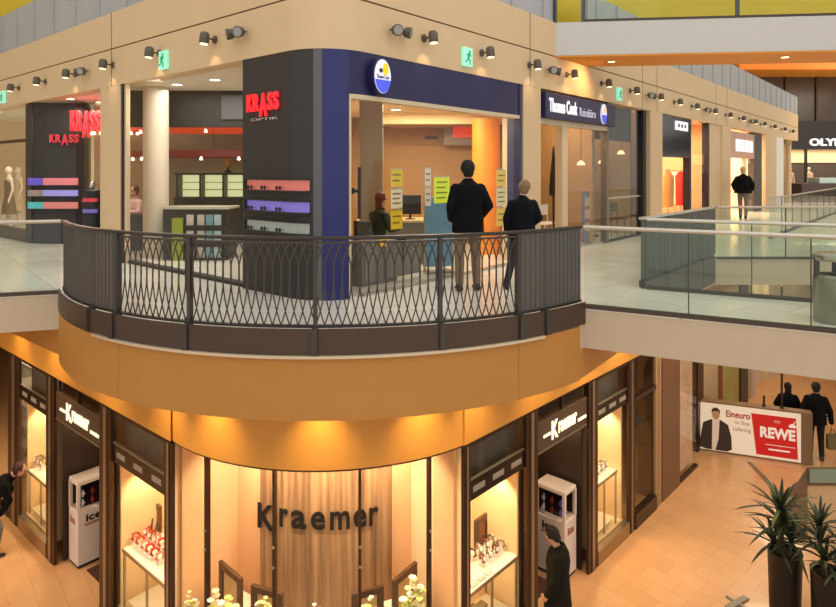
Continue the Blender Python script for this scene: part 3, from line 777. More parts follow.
# far left shop window with a mannequin
W0 = win_root(FL.p(-12, -.1, FU)); xa = FL.xu(27)
pane(FL, -16, xa-.08, -.12, FU+.1, FB-.02, W0)
bar(FL, xa-.10, xa, -.18, -.06, FU, FB, W0, ANTHRA); bar(FL, -16, xa, -.17, -.07, FU+2.35, FU+2.42, W0, BRONZE, 'transom'); bar(FL, -16, xa, -.2, -.05, FU, FU+.28, W0, BRONZE, 'sill')
wallbox('wall_boutique_back', FL.p(-17, -3.2, 0), FL.p(-9.6, -3.2, 0), FU, FB+.05, mat('light_boutique_wall', '#d8c6a6', .7))
struct('ceiling_boutique', MB().prism([FL.p(-17, -.31, 0), FL.p(-9.4, -.31, 0), FL.p(-9.4, -3.2, 0), FL.p(-17, -3.2, 0)], FB+.03, FB+.08), CEILU)
def mannequin(p, dress, label, name='mannequin', rz=0, h=1.78, group=None, coat=None):
    t = thing(name, label, 'mannequin', p, group); s = h/1.78; R = Matrix.Translation(p) @ Matrix.Rotation(rz, 4, 'Z') @ Matrix.Scale(s, 4)
    SK = mat('mannequin_shell', '#d9cbb8', .45)
    obj('base_plate', MB().lathe((0, 0, 0), [(.17, 0), (.17, .015), (.02, .02)], 20).xform(R), STEEL, t, smooth=True)
    mb = MB()
    for sg in (-1, 1):
        mb.cap((sg*.09, 0, .09), (sg*.09, .01, .5), .04, .055); mb.cap((sg*.09, .01, .5), (sg*.085, 0, .92), .055, .08)
        mb.cap((sg*.09, 0, .06), (sg*.1, -.13, .04), .035, .03)
        mb.cap((sg*.185, 0, 1.42), (sg*.23, .02, 1.14), .045, .036); mb.cap((sg*.23, .02, 1.14), (sg*.22, -.06, .88), .036, .025)
        mb.cap((sg*.22, -.06, .88), (sg*.215, -.08, .78), .03, .018)
    mb.loft([((0, 0, .86), (.15, 0, 0), (0, .1, 0)), ((0, 0, 1.08), (.125, 0, 0), (0, .09, 0)), ((0, 0, 1.3), (.165, 0, 0), (0, .11, 0)), ((0, 0, 1.45), (.17, 0, 0), (0, .08, 0)), ((0, 0, 1.5), (.06, 0, 0), (0, .055, 0)), ((0, 0, 1.58), (.05, 0, 0), (0, .05, 0))])
    mb.ell((0, -.01, 1.67), (.075, 0, 0), (0, .095, 0), (0, 0, .115))
    obj('figure', mb.xform(R), SK, t, smooth=True)
    if coat:
        mb = MB().loft([((0, 0, .78), (.24, 0, 0), (0, .15, 0)), ((0, 0, 1.0), (.2, 0, 0), (0, .135, 0)), ((0, 0, 1.3), (.19, 0, 0), (0, .13, 0)), ((0, 0, 1.46), (.185, 0, 0), (0, .095, 0)), ((0, 0, 1.5), (.075, 0, 0), (0, .07, 0))])
        for sg in (-1, 1): mb.cap((sg*.185, 0, 1.42), (sg*.245, .02, 1.14), .062, .055); mb.cap((sg*.245, .02, 1.14), (sg*.235, -.05, .9), .055, .045)
        obj('jacket', mb.xform(R), coat, t, smooth=True)
    obj('dress', MB().loft([((0, 0, .45), (.23, 0, 0), (0, .19, 0)), ((0, 0, .75), (.19, 0, 0), (0, .15, 0)), ((0, 0, .95), (.16, 0, 0), (0, .115, 0)), ((0, 0, 1.1), (.135, 0, 0), (0, .1, 0)), ((0, 0, 1.3), (.172, 0, 0), (0, .118, 0)), ((0, 0, 1.43), (.16, 0, 0), (0, .085, 0))]).xform(R), dress, t, smooth=True)
    return t
q = FL.p(FL.xu(9, -.8), -.8, FU+.0); mannequin(q, mat('taupe_dress', '#6b5a4a', .8), 'mannequin in a taupe dress behind the far left shop window', rz=math.radians(-40))
q = FL.p(FL.xu(18.5, -1.5), -1.5, FU); mannequin(q, mat('beige_dress', '#c2b094', .8), 'mannequin in a beige dress beside the dark wall in far left window', rz=math.radians(-40))

# ---- Travel agency, right of the corner
hz0 = FU+2.66
hp = lambda o: corner_path(o, None, FR.xu(521), math.radians(70), PI/2, 6)
struct('wall_header_blue', MB().strip(hp(-.25), hp(-.003), hz0, FB), NAVY)
W = win_root(FR.p(2, 0, FU))
hp2 = lambda o: corner_path(o, None, FR.xu(520), math.radians(70), PI/2, 6)
obj('top_frame', MB().strip(hp2(-.12), hp2(.012), hz0-.06, hz0), CHAMP, W)
obj('corner_frame', MB().strip([corner(math.radians(70), -.12), corner(math.radians(72.5), -.12)], [corner(math.radians(70), .012), corner(math.radians(72.5), .012)], FU, hz0), CHAMP, W)
cg = [math.radians(72.5 + 17.5*i/5) for i in range(6)]
obj('curved_pane', MB().strip([corner(a, -.056) for a in cg], [corner(a, -.044) for a in cg], FU+.03, hz0-.06), GLASS, W)
xs = [RC, FR.xu(391), FR.xu(432), FR.xu(468), FR.xu(519)]
for i in range(4):
    pane(FR, xs[i]+.006, xs[i+1]-.006, -.05, FU+.03, hz0-.06, W)
bar(FR, xs[-1], xs[-1]+.08, -.25, .012, FU, FB, W, mat('dark_blue_edge', '#23284e', .4))
bar(FR, RC, xs[-1], -.1, .0, FU, FU+.03, W, STEEL, 'floor_track')
# door pull on the curved pane
t = thing('door_pull', 'black vertical door pull on the curved glass beside blue pillar', 'door handle', corner(math.radians(84), .0, ZC-.8)); a = math.radians(80)
obj('grip', MB().tube([corner(a, .05, ZC-.62), corner(a, .05, ZC+.05)], .022, 8), BLACK, t, smooth=True)
for zz in (ZC-.26,): obj('stub', MB().tube([corner(a, .05, zz), corner(a-.10, -.04, zz)], .02, 8), BLACK, t)
obj('lock_body', MB().lathe(corner(a-.10, -.05, ZC-.30), [(.05, 0), (.05, .08)], 12), BLACK, t)
# round emblem
xb = FR.xu(382, .1); zb = ZC+(171-76.5)/FOC*FR.p(xb, .1, 0).y; cbd = FR.p(xb, 0, zb)
t = thing('round_emblem_sign', 'round white, blue and yellow globe emblem sign on the navy header', 'shop sign', cbd)
obj('drum', MB().lathe(cbd, [(.25, -.0), (.25, .10), (.235, .11)], 36, tuple(FR.n), (0, 0, 1), 1, .68), NAVY, t, smooth=True)
obj('face', MB().lathe(cbd + FR.n*.11, [(.228, 0), (.228, .008)], 36, tuple(FR.n), (0, 0, 1), 1, .68), mat('emblem_white', '#dfe2f4', .4, emit='#e4e6ff', estr=.45), t)
def disc_part(name, pts, m, d=.12): obj(name, MB().prism([(0, 0)]*0 + pts, 0, .004).map(lambda p: FR.p(xb+p.x*.68, d+p.z, zb+p.y)), m, t)
lower = [(.222*math.cos(a), .222*math.sin(a)) for a in [PI+math.radians(12)+math.radians(156)*i/16 for i in range(17)]]
disc_part('blue_sea_segment', lower, mat('emblem_blue', '#4a5ad8', .4, emit='#4a5aff', estr=.4))
disc_part('yellow_sun', [(.07+.085*math.cos(2*PI*i/20), .10+.085*math.sin(2*PI*i/20)) for i in range(20)], mat('emblem_yellow', '#e8c81c', .4, emit='#ffd820', estr=.4), .121)
disc_part('dark_landmass', [(-.06+.05*math.cos(2*PI*i/14), .075+.03*math.sin(2*PI*i/14)) for i in range(14)], mat('emblem_navy', '#2a2c66', .4), .121)
obj('lettering', ftext(FR, 'Thomas Cook', xb-.12, .118, zb-.03, .24, .05, .004, .01), MATS['emblem_navy'], t)
# interior
TY = 14.2
AMBER = mat('amber_wall', '#a8814f', .7, var=.12, scale=2)
wallbox('wall_agency_back', (-1.6, TY), (2.35, TY), FU, FB+.05, AMBER)
struct('ceiling_agency', MB().prism([corner(PI*.35, -.31), FR.p(4.9, -.31, 0), FR.p(5.0, -.5, 0), V((2.3, TY, 0)), V((CX-.6, TY, 0)), V((CX-.05, CY+1.5, 0))], ZC+1.21, ZC+1.27), mat('agency_ceiling', '#dcc8a4', .7))
struct('wall_agency_bulkhead', MB().abox(-.95, 1.95, 12.9, 13.1, ZC+.98, ZC+1.21), mat('bulkhead_cream', '#e8cf9c', .7))
struct('wall_agency_soffit', MB().abox(-.95, 1.95, 13.1, TY, ZC+.98, ZC+1.0), mat('bulkhead_soffit', '#a88455', .7))
wallbox('wall_agency_side', FR.p(5.0, -.45, 0), (2.3, TY), FU, FB+.05, WALLWARM)
struct('wall_agency_left_panel', MB().abox(-1.0, -.6, 10.6, 10.7, FU, FB), mat('greige_panel', '#a8977c', .6))
orp = at(486, 171, 12.6)
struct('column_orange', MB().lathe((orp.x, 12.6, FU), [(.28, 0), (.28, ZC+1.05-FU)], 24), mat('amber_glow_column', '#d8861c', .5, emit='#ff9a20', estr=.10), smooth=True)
t = thing('wall_picture', 'brown picture band with a dark motif high on the agency back wall', 'picture', (.3, TY-.06, ZC+.3))
obj('canvas', MB().abox((392-418)/FOC*TY, (444-418)/FOC*TY, TY-.07, TY-.045, ZC+(171-145)/FOC*TY, ZC+(171-126)/FOC*TY), mat('brown_picture', '#9a7040', .6, var=.2), t)
obj('dark_motif', MB().abox((425-418)/FOC*TY, (438-418)/FOC*TY, TY-.08, TY-.07, ZC+(171-139)/FOC*TY, ZC+(171-136.5)/FOC*TY), BLACK, t)
t = thing('wall_mounted_screen', 'grey wall panel with a red upper right field in the agency', 'screen', (.9, 13.8, ZC+.5))
obj('panel', MB().abox((444-418)/FOC*13.8, (474-418)/FOC*13.8, 13.8, 13.86, ZC+(171-145)/FOC*13.8, ZC+(171-124)/FOC*13.8), mat('grey_screen', '#8b7868', .4), t)
obj('red_field', MB().abox((453-418)/FOC*13.8, (474-418)/FOC*13.8, 13.78, 13.8, ZC+(171-137.5)/FOC*13.8, ZC+(171-125)/FOC*13.8), mat('red_field', '#d8401e', .4, emit='#e8401a', estr=.4), t)
# posters hung on the inside of the glass
def poster(u0, u1, v0, v1, cl, label, o=-.075, lines=0, emit=.15):
    xa_, xb_ = FR.xu(u0, o), FR.xu(u1, o); Y = FR.p((xa_+xb_)/2, o, 0).y
    z0, z1 = ZC+(171-v1)/FOC*Y, ZC+(171-v0)/FOC*Y
    t = thing('poster', label, 'poster', FR.p((xa_+xb_)/2, o, z0), 'posters hung behind the agency glass')
    mb = MB(); FR.box(mb, xa_, xb_, o-.003, o, z0, z1); obj('sheet', mb, mat('poster_'+cl[1:], cl, .6, emit=cl, estr=emit, var=.03), t)
    for k in range(lines):
        zz = z1 - (z1-z0)*(k+1)/(lines+1); w = (xb_-xa_)
        mb = MB(); FR.box(mb, xa_+w*.15, xb_-w*(.15+.1*(k % 2)), o, o+.002, zz-.012, zz+.012)
        obj('print_line', mb, mat('poster_ink', '#7a8a20', .6) if cl == '#c8d81c' else mat('poster_ink_brown', '#8a6a30', .6), t)
    mb = MB(); FR.box(mb, xa_-.005, xb_+.005, o-.006, o+.004, z1-.004, z1+.012); obj('clip_rail', mb, STEEL, t)
poster(391, 402.5, 169, 186.5, '#d8bc28', 'yellow poster, upper one of the left stack behind agency glass', lines=2)
poster(391, 402.5, 189, 208, '#d8d0b0', 'white and yellow poster, middle one of the left stack behind agency glass', lines=3)
poster(391, 402.5, 210, 229, '#d8b420', 'yellow poster, lower one of the left stack behind agency glass', lines=2)
poster(425, 431, 168, 186, '#d8ccc0', 'narrow white poster, upper one beside the lime sheet', lines=2)
poster(425, 431, 188, 206, '#d0c4bc', 'narrow white poster, lower one beside the lime sheet', lines=2)
poster(434, 449.5, 177, 203, '#c8d81c', 'bright lime green sheet on the agency glass left of the man', lines=4, emit=.3)
poster(496.5, 506, 170, 186, '#d8bc50', 'yellow poster, upper one of the stack right of the man', lines=2)
poster(496.5, 506, 188, 206, '#d0c8a0', 'pale poster, middle one of the stack right of the man', lines=3)
poster(496.5, 506, 208, 226, '#d8b840', 'yellow poster, lower one of the stack right of the man', lines=2)
poster(380, 388, 236, 246, '#d8b020', 'small yellow poster low behind the railing', lines=1)
# counter desk, monitor, blue stand
q = at(410, 171, 11.2)
t = thing('reception_desk', 'grey reception desk behind the agency glass', 'desk', (q.x, 11.2, FU))
obj('front', MB().abox(q.x-.9, q.x+.7, 11.1, 11.2, FU, FU+.74), mat('desk_grey', '#7f7a70', .5), t)
obj('desk_top', MB().abox(q.x-.95, q.x+.75, 11.05, 11.85, FU+.74, FU+.78), mat('desk_top_beige', '#cbb48c', .35), t)
obj('side_panel', MB().abox(q.x-.9, q.x-.85, 11.2, 11.8, FU, FU+.74), MATS['desk_grey'], t); obj('side_panel', MB().abox(q.x+.65, q.x+.7, 11.2, 11.8, FU, FU+.74), MATS['desk_grey'], t)
t = thing('monitor', 'black computer monitor on the agency reception desk', 'monitor', (q.x+.02, 11.4, FU+.78))
obj('stand', MB().lathe((q.x, 11.4, FU+.78), [(.1, 0), (.1, .01), (.02, .02), (.02, .12)], 14), BLACK, t); obj('screen', MB().abox(q.x-.16, q.x+.2, 11.38, 11.42, FU+.87, FU+1.22), BLACK, t, bevel=.005)
q = FR.p(FR.xu(438, -.5), -.5, FU)
t = thing('poster_stand', 'blue seaside poster stand behind the agency glass below the lime sheet', 'poster stand', q)
fa = Frame((q.x, q.y), (.95, .30))
mb = MB(); fa.box(mb, -.22, .24, 0, .02, FU+.1, FU+1.22); obj('board', mb, mat('sea_blue_print', '#5d8298', .5, var=.35, scale=4, emit='#5a88a8', estr=.15), t)
mb = MB(); fa.box(mb, -.25, -.22, -.01, .03, FU, FU+1.25); fa.box(mb, .24, .27, -.01, .03, FU, FU+1.25); fa.box(mb, -.25, .27, -.01, .03, FU+1.22, FU+1.25); fa.box(mb, -.25, .27, -.2, .2, FU, FU+.02); obj('stand_frame', mb, STEEL, t)
q = FR.p(FR.xu(372, -.9), -.9, FU)
t = thing('filing_cabinet', 'dark grey filing cabinet low behind the curved agency glass', 'cabinet', q)
mb = MB(); FR.box(mb, FR.xu(362, -.5), FR.xu(397, -.5), -.9, -.5, FU, FU+.62); obj('body', mb, mat('cabinet_grey', '#6f6c68', .5), t)
for k in range(3):
    xa_ = FR.xu(362, -.5)+.05+k*.42
    mb = MB(); FR.box(mb, xa_, xa_+.38, -.5, -.485, FU+.06, FU+.56); d_ = obj('door', mb, mat('cabinet_door', '#7c7974', .5), t)
    mb = MB(); FR.box(mb, xa_+.15, xa_+.23, -.485, -.465, FU+.45, FU+.47); obj('handle', mb, STEEL, d_)
for k, (u, Y, zz) in enumerate(((378, 11.0, 0), (396, 12.2, 0), (462, 12.5, 0))):
    q = at(u, 171, Y); downlight(V((q.x, Y, ZC+1.21)), 'round ceiling downlight in the agency, %s from the blue pillar' % ORD[k], 'agency downlights')
for k, (u, Y) in enumerate(((100, 14.6), (70, 13.9), (177, 11.6), (215, 11.0))):
    q = at(u, 171, Y); downlight(V((q.x, Y, FB+.05)), ('round downlight above the large red lettering', 'round downlight above the dark left wall', 'round downlight beside the white column', 'round downlight nearest the dark corner wall')[k], 'eyewear shop downlights')

# ---- agency's second front with the sign
x0, x1 = FR.xu(543), FR.xu(613)
t = thing('shop_sign', 'navy shop sign with white Thomas Cook lettering and round emblem', 'shop sign', FR.p((x0+x1)/2, 0, 7.86))
mb = MB(); FR.box(mb, x0, x1, -.3, .06, 7.88, 8.37); obj('sign_box', mb, NAVY, t, bevel=.01)
WL_ = mat('white_lit_letters', '#eeeef4', .4, emit='#f4f4ff', estr=.6)
xa_, xb_ = FR.xu(549, .06), FR.xu(577, .06)
obj('lettering', ftext(FR, 'Thomas Cook', xa_, .06, 8.00, xb_-xa_, .27, .012, .02), WL_, t)
xa_, xb_ = FR.xu(579.5, .06), FR.xu(595.5, .06)
obj('small_lettering', ftext(FR, 'Reisebüro', xa_, .06, 8.00, xb_-xa_, .18, .012, .0), mat('lilac_letters', '#b8b8d8', .4, emit='#b8b8e0', estr=.3), t)
xe = FR.xu(603, .06); ce = FR.p(xe, .06, 8.12)
e_ = obj('emblem', MB().lathe(ce, [(.22, 0), (.22, .03)], 28, tuple(FR.n), (0, 0, 1), 1, .62), MATS['emblem_white'], t)
obj('emblem_blue', MB().prism([(.21*math.cos(a), .21*math.sin(a)) for a in [PI+.1+2.94*i/14 for i in range(15)]], 0, .005).map(lambda p: FR.p(xe+p.x*.62, .09+p.z, 8.12+p.y)), MATS['emblem_blue'], e_)
obj('emblem_sun', MB().prism([(.05+.08*math.cos(2*PI*i/16), .09+.08*math.sin(2*PI*i/16)) for i in range(16)], 0, .005).map(lambda p: FR.p(xe+p.x*.62, .09+p.z, 8.12+p.y)), MATS['emblem_yellow'], e_)
W = win_root(FR.p((x0+x1)/2, -.2, FU))
bar(FR, x0, x1, -.26, -.1, 7.78, 7.88, W, CHAMP, 'top_frame')
xm0, xm1 = FR.xu(560, -.15), FR.xu(565.5, -.15)
bar(FR, xm0, xm1, -.26, -.1, FU, 7.78, W, CHAMP, 'mullion'); bar(FR, x1-.1, x1, -.26, -.1, FU, FB, W, mat('grey_mullion', '#77706a', .4, .4), 'mullion')
pane(FR, xm1, x1-.1, -.18, FU+.04, 7.78, W)
bar(FR, xm1, x1-.1, -.2, -.16, FU, FU+.04, W, STEEL, 'sill')
x2 = FR.xu(649)
W = win_root(FR.p((x1+x2)/2, -.2, FU))
pane(FR, x1+.02, x2-.06, -.18, FU+.04, FB, W)
bar(FR, x2-.12, x2+.05, -.3, -.1, FU, FB, W, BLACK, 'frame'); bar(FR, x1, x2, -.22, -.14, FU, FU+.05, W, BLACK, 'sill')
bar(FR, x1, x2, -.2, -.16, FU+1.0, FU+1.04, W, STEEL, 'rail')
struct('wall_cafe_dark_header', (lambda m_: (FR.box(m_, x1+.1, x2-.2, -.5, -.4, 7.62, FB), m_)[1])(MB()), mat('dark_green_header', '#191a16', .7, var=.5, scale=14))
def room(fr, xa_, xb_, dep, m, power_, col=(1, .75, .48), z1=FB+.05, nm='far', left=True):
    wallbox('wall_%s_back' % nm, fr.p(xa_ + (0 if left else 1.95), -dep, 0), fr.p(xb_, -dep, 0), FU, z1, m)
    if left: wallbox('wall_%s_side' % nm, fr.p(xa_, -.46, 0), fr.p(xa_, -dep, 0), FU, z1, m)
    wallbox('wall_%s_side' % nm, fr.p(xb_, -.46, 0), fr.p(xb_, -dep, 0), FU, z1, m)
    struct('ceiling_%s' % nm, MB().prism([fr.p(xa_, -.31, 0), fr.p(xb_, -.31, 0), fr.p(xb_, -dep, 0), fr.p(xa_, -dep, 0)], z1, z1+.05), CEILU)
    c_ = fr.p((xa_+xb_)/2, -dep*.5, z1-.08)
    a = area('shop_light', c_, c_-V((0, 0, 1)), (xb_-xa_)*.7, dep*.5, power_*2.2, col); a.rotation_euler = (0, 0, math.atan2(fr.r.y, fr.r.x))
room(FR, 5.7, 8.68, 1.9, mat('agency_wall', '#a88558', .7, var=.25, scale=2), 26, nm='travel', left=False)
room(FR, 8.76, 11.0, 3.4, mat('cafe_wall', '#927850', .7, var=.3, scale=2), 18, nm='cafe')
def parasol(fr, u, o, v0, v1, m, label, w=.12):
    x = fr.xu(u, o); q = fr.p(x, o, FU); z1 = ZC+(171-v0)/FOC*q.y; z0 = ZC+(171-v1)/FOC*q.y
    t = thing('closed_parasol', label, 'parasol', q)
    obj('base', MB().lathe(q, [(.2, 0), (.2, .05), (.04, .08)], 18), BLACK, t, smooth=True)
    obj('pole', MB().tube([q, V((q.x, q.y, z1-.02))], .022, 8), BLACK, t, smooth=True)
    obj('folded_canopy', MB().lathe(V((q.x, q.y, z0)), [(w*.6, 0), (w, .04), (w*.75, (z1-z0)*.4), (w*.4, (z1-z0)*.75), (.015, z1-z0)], 14), m, t, smooth=True)
parasol(FR, 553.5, -.40, 147, 196, BLACK, 'closed black parasol in the doorway under the navy sign', .1)
parasol(FR, 591, -1.0, 154, 172, mat('dark_green_cloth', '#3a4426', .8), 'closed dark green parasol behind the agency second window', .13)
for k, (u, o, lab) in enumerate(((541.5, -1.25, 'white chair in the doorway under the navy sign'), (550.5, -1.25, 'white chair behind the one in the agency doorway'), (621, -.45, 'dark cafe chair behind the window right of the navy sign'), (635, -.55, 'dark cafe chair nearest the second beige pillar'))):
    fr = FR; x = fr.xu(u, o); q = fr.p(x, o, FU); m_ = WHITE if k < 2 else mat('cafe_chair_dark', '#3d352c', .5)
    t = thing('side_chair', lab, 'chair', q)
    mb = MB(); fr.box(mb, x-.2, x+.2, o-.2, o+.2, FU+.43, FU+.46); obj('seat', mb, m_, t, bevel=.01)
    mb = MB(); fr.box(mb, x-.2, x+.2, o-.2, o-.17, FU+.62, FU+.86); obj('backrest', mb, m_, t, bevel=.008)
    for a in (-.18, .18):
        for b_ in (-.18, .18):
            obj('leg', MB().tube([fr.p(x+a, o+b_, FU), fr.p(x+a, o+b_, FU+(.86 if b_ < 0 else .43))], .013, 6), m_, t)
x = FR.xu(587, -.35); q = FR.p(x, -.35, FU)
t = thing('brochure_stand', 'narrow blue and pale brochure stand inside the agency second window', 'stand', q)
mb = MB(); FR.box(mb, x-.12, x+.12, -.42, -.36, FU+.05, FU+1.2); obj('panel', mb, mat('stand_blue', '#6a7596', .5, var=.3, scale=5), t)
mb = MB(); FR.box(mb, x-.16, x+.16, -.5, -.28, FU, FU+.05); obj('foot', mb, STEEL, t)
for k in range(3):
    mb = MB(); FR.box(mb, x-.1, x+.1, -.36, -.33, FU+.3+k*.28, FU+.5+k*.28); obj('pocket', mb, mat('pocket_pale', '#b9a79a', .5), t)
for k, (u, o, zz) in enumerate(((581, -.6, 7.0), (602, -.7, 7.05), (621, -.6, 7.3), (641, -.65, 7.15))):
    x = FR.xu(u, o); q = FR.p(x, o, zz)
    t = thing('pendant_lamp', 'glowing pendant lamp seen through the %s window of the right facade, lamp %s from left' % (('agency', 'agency', 'cafe', 'cafe')[k], ('first', 'second', 'first', 'second')[k]), 'pendant lamp', q, 'pendant lamps right of the navy sign')
    obj('shade', MB().lathe(q, [(.10, 0), (.07, .06), (.025, .10)], 16), mat('glow_shade', '#ffe0b0', .5, emit='#ffd9a0', estr=1.2), t, smooth=True)
    obj('cable', MB().tube([q+V((0, 0, .10)), V((q.x, q.y, FB+.05))], .008, 5), BLACK, t)

# ---- the shops further along
xa_, xb_, xc_, xd_ = FR.xu(662.6), FR.xu(691), FR.xu(711), FR.xu(722.5)
room(FR, xa_+.05, xd_-.05, 3.0, mat('salmon_shop_wall', '#d9a880', .7), 150, nm='fashion')
t = thing('shop_sign', 'black shop header with a small white lit sign past the second beige pillar', 'shop sign', FR.p((xa_+xb_)/2, 0, 7.2))
mb = MB(); FR.box(mb, xa_, xb_+.1, -.28, -.05, 7.25, FB); obj('header', mb, mat('gloss_black', '#161416', .15), t)
xs0, xs1 = FR.xu(675, -.05), FR.xu(687, -.05); zq = ZC+(171-125)/FOC*FR.p(xs0, 0, 0).y
mb = MB(); FR.box(mb, xs0, xs1, -.05, -.02, zq-.13, zq+.13); l_ = obj('lit_plate', mb, WL_, t)
for k in range(3):
    w = (xs1-xs0); mb = MB(); FR.box(mb, xs0+w*(.15+.27*k), xs0+w*(.30+.27*k), -.02, -.015, zq-.05, zq+.05); obj('mark', mb, MIDGREY, l_)
W = win_root(FR.p((xb_+xc_)/2, -.1, FU)); pane(FR, xb_+.15, xc_-.05, -.12, FU+.05, FB, W); bar(FR, xb_+.05, xb_+.2, -.25, -.05, FU, FB, W, BLACK); bar(FR, xc_-.12, xc_, -.25, -.05, FU, FB, W, BLACK)
mb = MB(); FR.box(mb, xc_, xd_, -.3, -.06, FU, FB); struct('wall_pier', mb, BEIGE)
for k, (u, cl, nmx) in enumerate(((668, '#e8a060', 'orange'), (675, '#e0d2bc', 'cream'), (681, '#c8321e', 'red'), (687, '#c89a6a', 'tan'))):
    o = -.7 - .5*(k % 2); x = FR.xu(u, o); q = FR.p(x, o, FU+.0)
    t = thing('clothes_stand', 'narrow clothes stand with %s garments under the black header' % nmx, 'clothes rack', q, 'clothes stands in the shop past the second pillar')
    mb = MB(); FR.box(mb, x-.22, x+.22, o-.02, o+.02, FU, FU+.03); obj('foot', mb, STEEL, t)
    obj('post', MB().tube([FR.p(x, o, FU), FR.p(x, o, FU+1.7)], .02, 8), STEEL, t); obj('hanger_bar', MB().tube([FR.p(x-.22, o, FU+1.68), FR.p(x+.22, o, FU+1.68)], .018, 8), STEEL, t)
    for j in range(3):
        g = MB().loft([(FR.p(x-.15+.15*j, o, FU+.55), FR.r*.11, FR.n*.12), (FR.p(x-.15+.15*j, o, FU+1.1), FR.r*.08, FR.n*.13), (FR.p(x-.15+.15*j, o, FU+1.5), FR.r*.06, FR.n*.14), (FR.p(x-.15+.15*j, o, FU+1.64), FR.r*.02, FR.n*.03)], 12)
        obj('garment', g, mat('garment_'+cl[1:], cl, .8), t, smooth=True)
xa_, xb_, xc_, xd_ = FR.xu(731), FR.xu(756), FR.xu(764), FR.xu(766)
room(FR, xa_+.05, xd_-.05, 3.0, mat('pink_shop_wall', '#e6c9b0', .7), 200, nm='jeans')
t = thing('shop_sign', 'shop header with blurred white letters past the third beige pillar', 'shop sign', FR.p((xa_+xb_)/2, 0, 7.4))
mb = MB(); FR.box(mb, xa_, xb_, -.28, -.06, 7.35, FB-.1); obj('header', mb, mat('pale_pink_header', '#cfa48e', .4), t)
for k in range(4):
    u0 = 736+4.4*k; a_, b_ = FR.xu(u0, -.05), FR.xu(u0+3.2, -.05); mb = MB(); FR.box(mb, a_, b_, -.06, -.03, 7.6, 8.05); obj('blurred_letter', mb, WL_, t)
W = win_root(FR.p((xa_+xb_)/2, -.1, FU)); pane(FR, FR.xu(748), xb_, -.12, FU+.05, 7.35, W); bar(FR, xb_, xc_, -.3, -.08, FU, FB, W, mat('dark_grey_frame', '#4c453d', .5), 'frame'); bar(FR, FR.xu(748)-.1, FR.xu(748), -.2, -.08, FU, 7.35, W, CHAMP, 'frame')
xa_, xb_ = FR.xu(776.5), FR.xu(784)
mb = MB(); FR.box(mb, xa_, xb_, -.3, -.02, FU, FB); struct('wall_pier_white', mb, WHITE)
room(FR, xb_+.1, 32.0, 3.0, TAUPE, 60, nm='last')

# ---- OLYMP shop at the end of the hall
t = thing('shop_sign', 'white OLYMP lettering on the charcoal band at the hall end', 'shop sign', (24.5, EY-.1, FU+3.4))
x0 = (808-418)/FOC*EY
obj('lettering', text('OLYMP', 2.55, .46, .08, .03).map(lambda p: V((x0+p.x, EY-.1-p.z, ZC+(171-146)/FOC*EY+p.y))), WL_, t)
struct('wall_olymp_back', MB().abox(18, 40, EY+2.0, EY+2.1, FU, FU+3), mat('dark_shop_wall', '#3a2a22', .7, var=.3))
struct('ceiling_olymp', MB().abox(18, 40, EY+.3, EY+2.1, FU+2.95, FU+3.05), CEILU)
struct('wall_olymp_cove', MB().abox(18, 40, EY+1.9, EY+2.0, FU+2.2, FU+2.95), mat('olymp_cove', '#e0b890', .6, emit='#ffcf9a', estr=.5))
for k in range(4):
    W = win_root(V((21+k*3.2, EY, FU))); W_x = 20.5+k*3.2
    obj('pane', MB().abox(W_x+.06, W_x+3.14, EY+.02, EY+.04, FU+.1, FU+3.0), GLASS, W); obj('mullion', MB().abox(W_x-.06, W_x+.06, EY-.05, EY+.1, FU, FU+3), BLACK, W); obj('sill', MB().abox(W_x, W_x+3.2, EY, EY+.06, FU, FU+.1), BLACK, W)
for k, (u, cl, nmx) in enumerate(((790, '#d9a898', 'pale pink'), (809, '#e0b0a0', 'rose'))):
    q = at(u, 171, EY+.9); mannequin(V((q.x, EY+.9, FU)), mat('shirt_'+cl[1:], cl, .8), 'mannequin in a %s shirt in the window below the OLYMP band' % nmx, h=1.9, group='mannequins in the far window')
q = at(832, 200, 33.0)
t = thing('parked_kiosk', 'low dark kiosk with a pale top in front of the far shop', 'kiosk', (q.x, 33.5, FU))
obj('body', MB().abox(q.x-1.6, q.x+2, 33, 34.2, FU, FU+1.0), mat('kiosk_dark', '#4a3d3a', .5), t, bevel=.02); obj('top', MB().abox(q.x-.6, q.x+1.6, 33.1, 34.1, FU+1.0, FU+1.3), mat('kiosk_glass_top', '#b8d0c8', .2), t, bevel=.02)
area('far_shop_light', (25, EY+1.0, FU+2.9), (25, EY+1.0, FU), 9, 1.2, 250, (1, .8, .55))
# ================================================================== LOWER SHOPFRONT
ZT = 3.26
def lpost(fr, xa, xb, z1=ZT, m=None):
    mb = MB(); fr.box(mb, xa, xb, -.03, .018, 0, z1)
    w = (xb-xa); fr.box(mb, xa+w*.25, xb-w*.25, .018, .026, 0, z1)
    struct('pillar_shopfront', mb, m or BRONZE)
    mb = MB(); fr.box(mb, xa+w*.4, xb-w*.4, .026, .03, .02, z1); struct('trim_post', mb, mat('steel_strip', '#a59a88', .3, .8))
gx = lambda u: GL.xu(u); rx = lambda u: GRt.xu(u)
LP = [(165.5, 173), (100.5, 112), (47, 55), (9, 20)]
RP = [(463, 469.5), (525.5, 537), (588, 597), (628, 634)]
for a, b in LP: lpost(GL, gx(a), gx(b))
for a, b in RP: lpost(GRt, rx(a), rx(b))
LABELPL = mat('strip_label', '#8f887e', .5, emit='#d8d0c0', estr=.0)
STRIPB = mat('black_sign_strip', '#15110f', .25)
